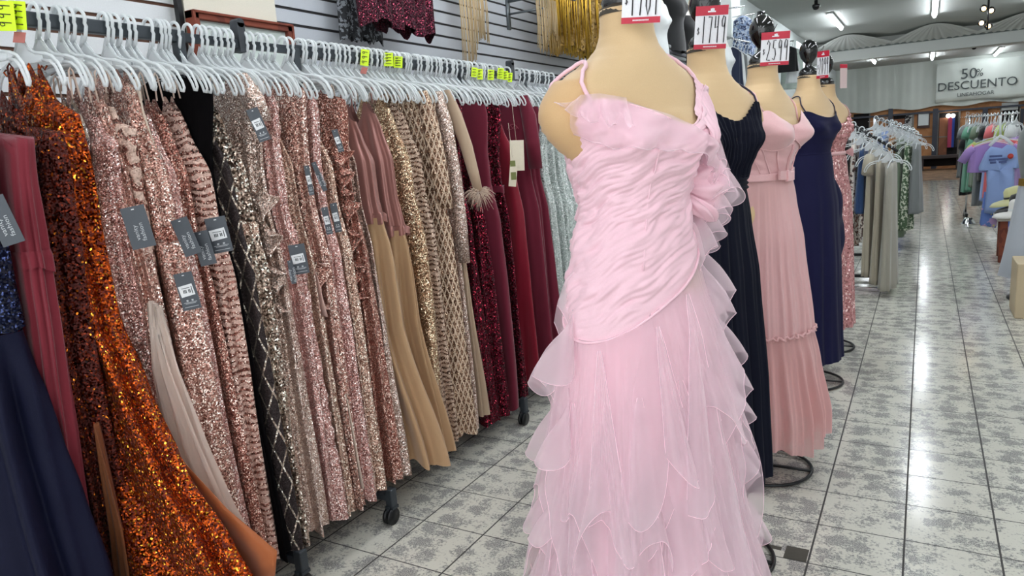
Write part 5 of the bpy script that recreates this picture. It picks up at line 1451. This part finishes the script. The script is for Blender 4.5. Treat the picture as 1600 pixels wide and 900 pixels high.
# hat table
HW_ = cloth('hat_white', (228, 226, 220), .7); HY = cloth('hat_straw', (206, 204, 150), .7)
c = at(1592, 338, Y=9.2); zt_ = c.z
t = thing('display_table', 'small table with reddish wooden legs under the sun hats', 'table', (c.x+.1, 9.3, 0))
MB().box(c.x-.2, c.x+.5, 9.0, 9.6, zt_-.03, zt_).build('tabletop', pm('table_top', (196, 190, 180), .5), t, smooth=False, bevel=.006)
WR = printed('leg_wood', (120, 60, 40), [(100, 46, 30)], 8, .5)
for x, y in ((c.x-.14, 9.05), (c.x-.12, 9.5), (c.x+.42, 9.05), (c.x+.42, 9.5)):
    MB().box(x-.035, x+.035, y-.03, y+.03, 0, zt_-.03).build('leg', WR, t, smooth=False, bevel=.004)
def hat(label, c, r, mat, tilt, band):
    t = thing('sun_hat', label, 'hat', c, 'wide brimmed sun hats on the small table')
    M = Matrix.Translation(c) @ Matrix.Rotation(radians(tilt), 4, 'Y')
    prof = [(r, -.03), (r*.9, -.005), (r*.7, .005), (r*.48, .012), (r*.44, .03), (r*.42, .10), (r*.34, .13), (r*.15, .14), (0, .135)]
    MB().lathe(prof, (0, 0, 0), 32).xform(M).build('crown_and_brim', mat, t, thick=.004)
    MB().lathe([(r*.455, .018), (r*.45, .045)], (0, 0, 0), 32).xform(M).build('hat_band', band, t, thick=.004)
hat('yellow straw sun hat at back of the hat stack', Vector((c.x+.0, 9.45, zt_+.16)), .26, HY, -12, BLKC)
hat('black brimmed sun hat between the straw and white hats', Vector((c.x+.04, 9.3, zt_+.10)), .26, BLKC, -10, BLKC)
hat('white wide brimmed sun hat in front on the small table', Vector((c.x+.02, 9.1, zt_+.06)), .27, HW_, -6, WHT)
# headless display figure at the right photo edge with belted grey skirt
p = at(1615, 330, Y=7.2)
t = thing('display_mannequin', 'standing display mannequin at right photo edge in belted pale grey skirt', 'mannequin', (p.x, 7.2, 0))
cx, cy = p.x+.03, 7.2
prof = [(.13, 1.42), (.16, 1.36), (.17, 1.25), (.15, 1.12), (.125, .98)]
MB().lathe(prof, (cx, cy, 0), 28).build('torso_top', GRYC, t)
rows = [[(cx+(.13+.12*v+.008*sin(9*a+v*3))*cos(a), cy+(.11+.09*v+.006*sin(9*a))*sin(a), .98-.78*v) for a in [2*pi*k/72 for k in range(72)]] for v in [i/20 for i in range(21)]]
MB().grid(rows, True).build('skirt', cloth('pale_grey_linen', (176, 182, 190), .8), t)
MB().lathe([(.135, 1.0), (.138, .98), (.135, .955)], (cx, cy, 0), 28).build('belt', pm('belt_brown', (96, 74, 50), .5), t, thick=.004)
MB().obox((cx-.125, cy-.045, .978), Vector((.4, -.9, 0)).normalized(), Vector((.9, .4, 0)).normalized(), Vector((0, 0, 1)), .03, .01, .03).build('buckle', pm('buckle_gold', (190, 150, 70), .3, metal=.9), t, smooth=False)
MB().lathe([(.05, 1.52), (.05, 1.45), (.13, 1.42)], (cx, cy, 0), 24).build('neck', pm('mannequin_white', (214, 208, 200), .4), t)
MB().lathe([(.18, 0), (.18, .015), (.02, .03), (.016, .9), (.0, .9)], (cx, cy, 0), 28).build('stand', BLACKMET, t)
p = at(1592, 498, Z=0)
b = MB().box(p.x-.03, p.x+.4, p.y, p.y+.4, 0, .42)
tag(b.build('display_plinth', pm('plinth_beige', (196, 178, 146), .6), smooth=False, bevel=.008), 'beige wooden plinth at the lower right photo edge by the mannequin', 'plinth')
# chrome foot shining in the aisle
p = at(1513, 349, Z=0)
MBc = MB().lathe([(0, .09), (.05, .085), (.07, .05), (.09, .01), (.1, 0)], (p.x, p.y, 0), 20)
tag(MBc.build('chrome_foot', CHROME), 'small shiny chrome rack foot on the floor in the aisle', 'rack foot')
p = at(1382, 452, Z=.02); p2 = at(1364, 455, Z=.02)
b = MB().box(p2.x-.25, p.x+.03, p.y-.02, p.y+.02, 0, .035); tag(b.build('rack_base_bar', CHROME, smooth=False, bevel=.004), 'bright chrome base bar under the linen dresses', 'rack foot')

# high on the left wall between the forms
def bust(label, px, py, X, s, mat, dark=False):
    """half torso display form on the wall, dressed; centre at the pixel"""
    c = at(px, py, X=X); t = thing('wall_form', label, 'dressed form', c, 'dressed half forms high on the left wall')
    M = Matrix.Translation((c.x, c.y, c.z-1.5*s)) @ Matrix.Rotation(radians(-95), 4, 'Z') @ Matrix.Scale(s, 4)
    rows = [[fsurf(2*pi*j/40, 1.62-.62*i/24, .008) for j in range(40)] for i in range(25)]
    MB().grid(rows, True).xform(M).build('top', mat, t)
    rows = [[fsurf(2*pi*j/32, 1.795-.2*i/10, 0) for j in range(32)] for i in range(11)]
    m2 = MB().grid(rows, True); m2.f.append(tuple(range(32))[::-1]); m2.xform(M).build('neck', GLOSS if dark else pm('mannequin_white', (214, 208, 200), .4), t)
bust('white tank top form on the left wall behind the nearest price sign', 1024, 34, -2.3, .95, WHT)
bust('black tank top form beside the white tank form', 1048, 14, -2.3, 1.1, BLKC, True)
bust('black strappy camisole form left of the $1749 sign', 1070, 50, -2.3, .95, BLKC)
bust('pale rounded form behind the neck of the second form', 1128, 96, -2.0, .9, WHT)
c = at(1045, 92, X=-2.35)
for k in range(5):
    b = MB().box(-2.62, -2.25, c.y-.45, c.y+.35, c.z-.11+.045*k, c.z-.07+.045*k)
    tag(b.build('folded_jeans', (GRYC, cloth('charcoal_denim', (64, 66, 74), .85))[k % 2], smooth=False, bevel=.014), ['bottom', 'second', 'third', 'fourth', 'topmost'][k] + ' pair of folded dark jeans on the wall shelf', 'jeans', 'folded jeans stacked on the wall shelf')
tag(MB().box(-2.75, -2.2, c.y-.6, c.y+.6, c.z-.135, c.z-.112).build('wall_shelf', pm('shelf_grey', (150, 154, 156), .5), smooth=False), 'grey wall shelf under the folded jeans', 'shelf')
Wl = [(1144, 72, 'dark navy', NAVC, .65), (1148, 76, 'grey white', WHT, .6), (1153, 78, 'slate', GRYC, .7), (1158, 82, 'white', WHT, .7), (1163, 84, 'bright white', WHT, .62), (1168, 84, 'dark', NAVC, .5), (1173, 86, 'olive grey', SAGE, .5), (1240, 96, 'second white', WHT, .5)]
for k, (px, py, nm_, mt, h) in enumerate(Wl):
    p = at(px, py-12, X=-2.2)
    hung('%s top hung %s on the far left wall rail' % (nm_, ['first', 'second', 'third', 'fourth', 'fifth', 'sixth', 'seventh', 'last'][k]), p, .26, h*.8, .05, mt, yaw=25, seed=90+k, cat='top', name='shirt', group='tops on the left wall rail between the forms', flare=1.0)
for k, (px, py, lab, mt, h, w) in enumerate(((1160, 12, 'blue and black printed dress highest on the left wall', BLUEP, .66, .30), (1176, 24, 'blue and white printed dress beside the dark printed dress', BLUEP2, .72, .28), (1238, 66, 'pale mint dress hanging left of the fourth form', cloth('pale_mint', (208, 222, 214), .8), .75, .45), (1228, 62, 'black top behind the $2599 sign', BLKC, .45, .45))):
    p = at(px, py, X=-2.3)
    sc_ = 1 if k < 2 else 1
    hung(lab, p, w, h, .07, mt, yaw=20, seed=110+k, cat='garment', flare=.95)
bust('white tee form high on the left wall right of the printed dresses', 1189, 50, -2.2, 1.0, WHT, True)
# rails and arms that carry the wall garments
ya_, yb_ = at(1140, 62, X=-2.2), at(1246, 84, X=-2.2)
b = MB().tube([(-2.2, ya_.y-.3, ya_.z+.01), (-2.2, yb_.y+.3, yb_.z+.01)], .012, 8)
for q in (ya_, yb_): b.tube([(-2.75, q.y, q.z), (-2.2, q.y, q.z+.01)], .01, 8)
tag(b.build('wall_rail', CHROME), 'chrome wall rail holding the tops between the second and third forms', 'rail')
for px, py, lab in ((1160, 10, 'above the dark printed dress'), (1176, 22, 'above the blue and white printed dress'), (1238, 64, 'above the pale mint dress')):
    q = at(px, py, X=-2.3)
    tag(MB().tube([(-2.75, q.y, q.z+.0), (-2.27, q.y, q.z)], .01, 8).box(-2.75, -2.735, q.y-.03, q.y+.03, q.z-.06, q.z+.06).build('wall_hook', CHROME), 'chrome wall arm ' + lab, 'hook', 'chrome wall arms')
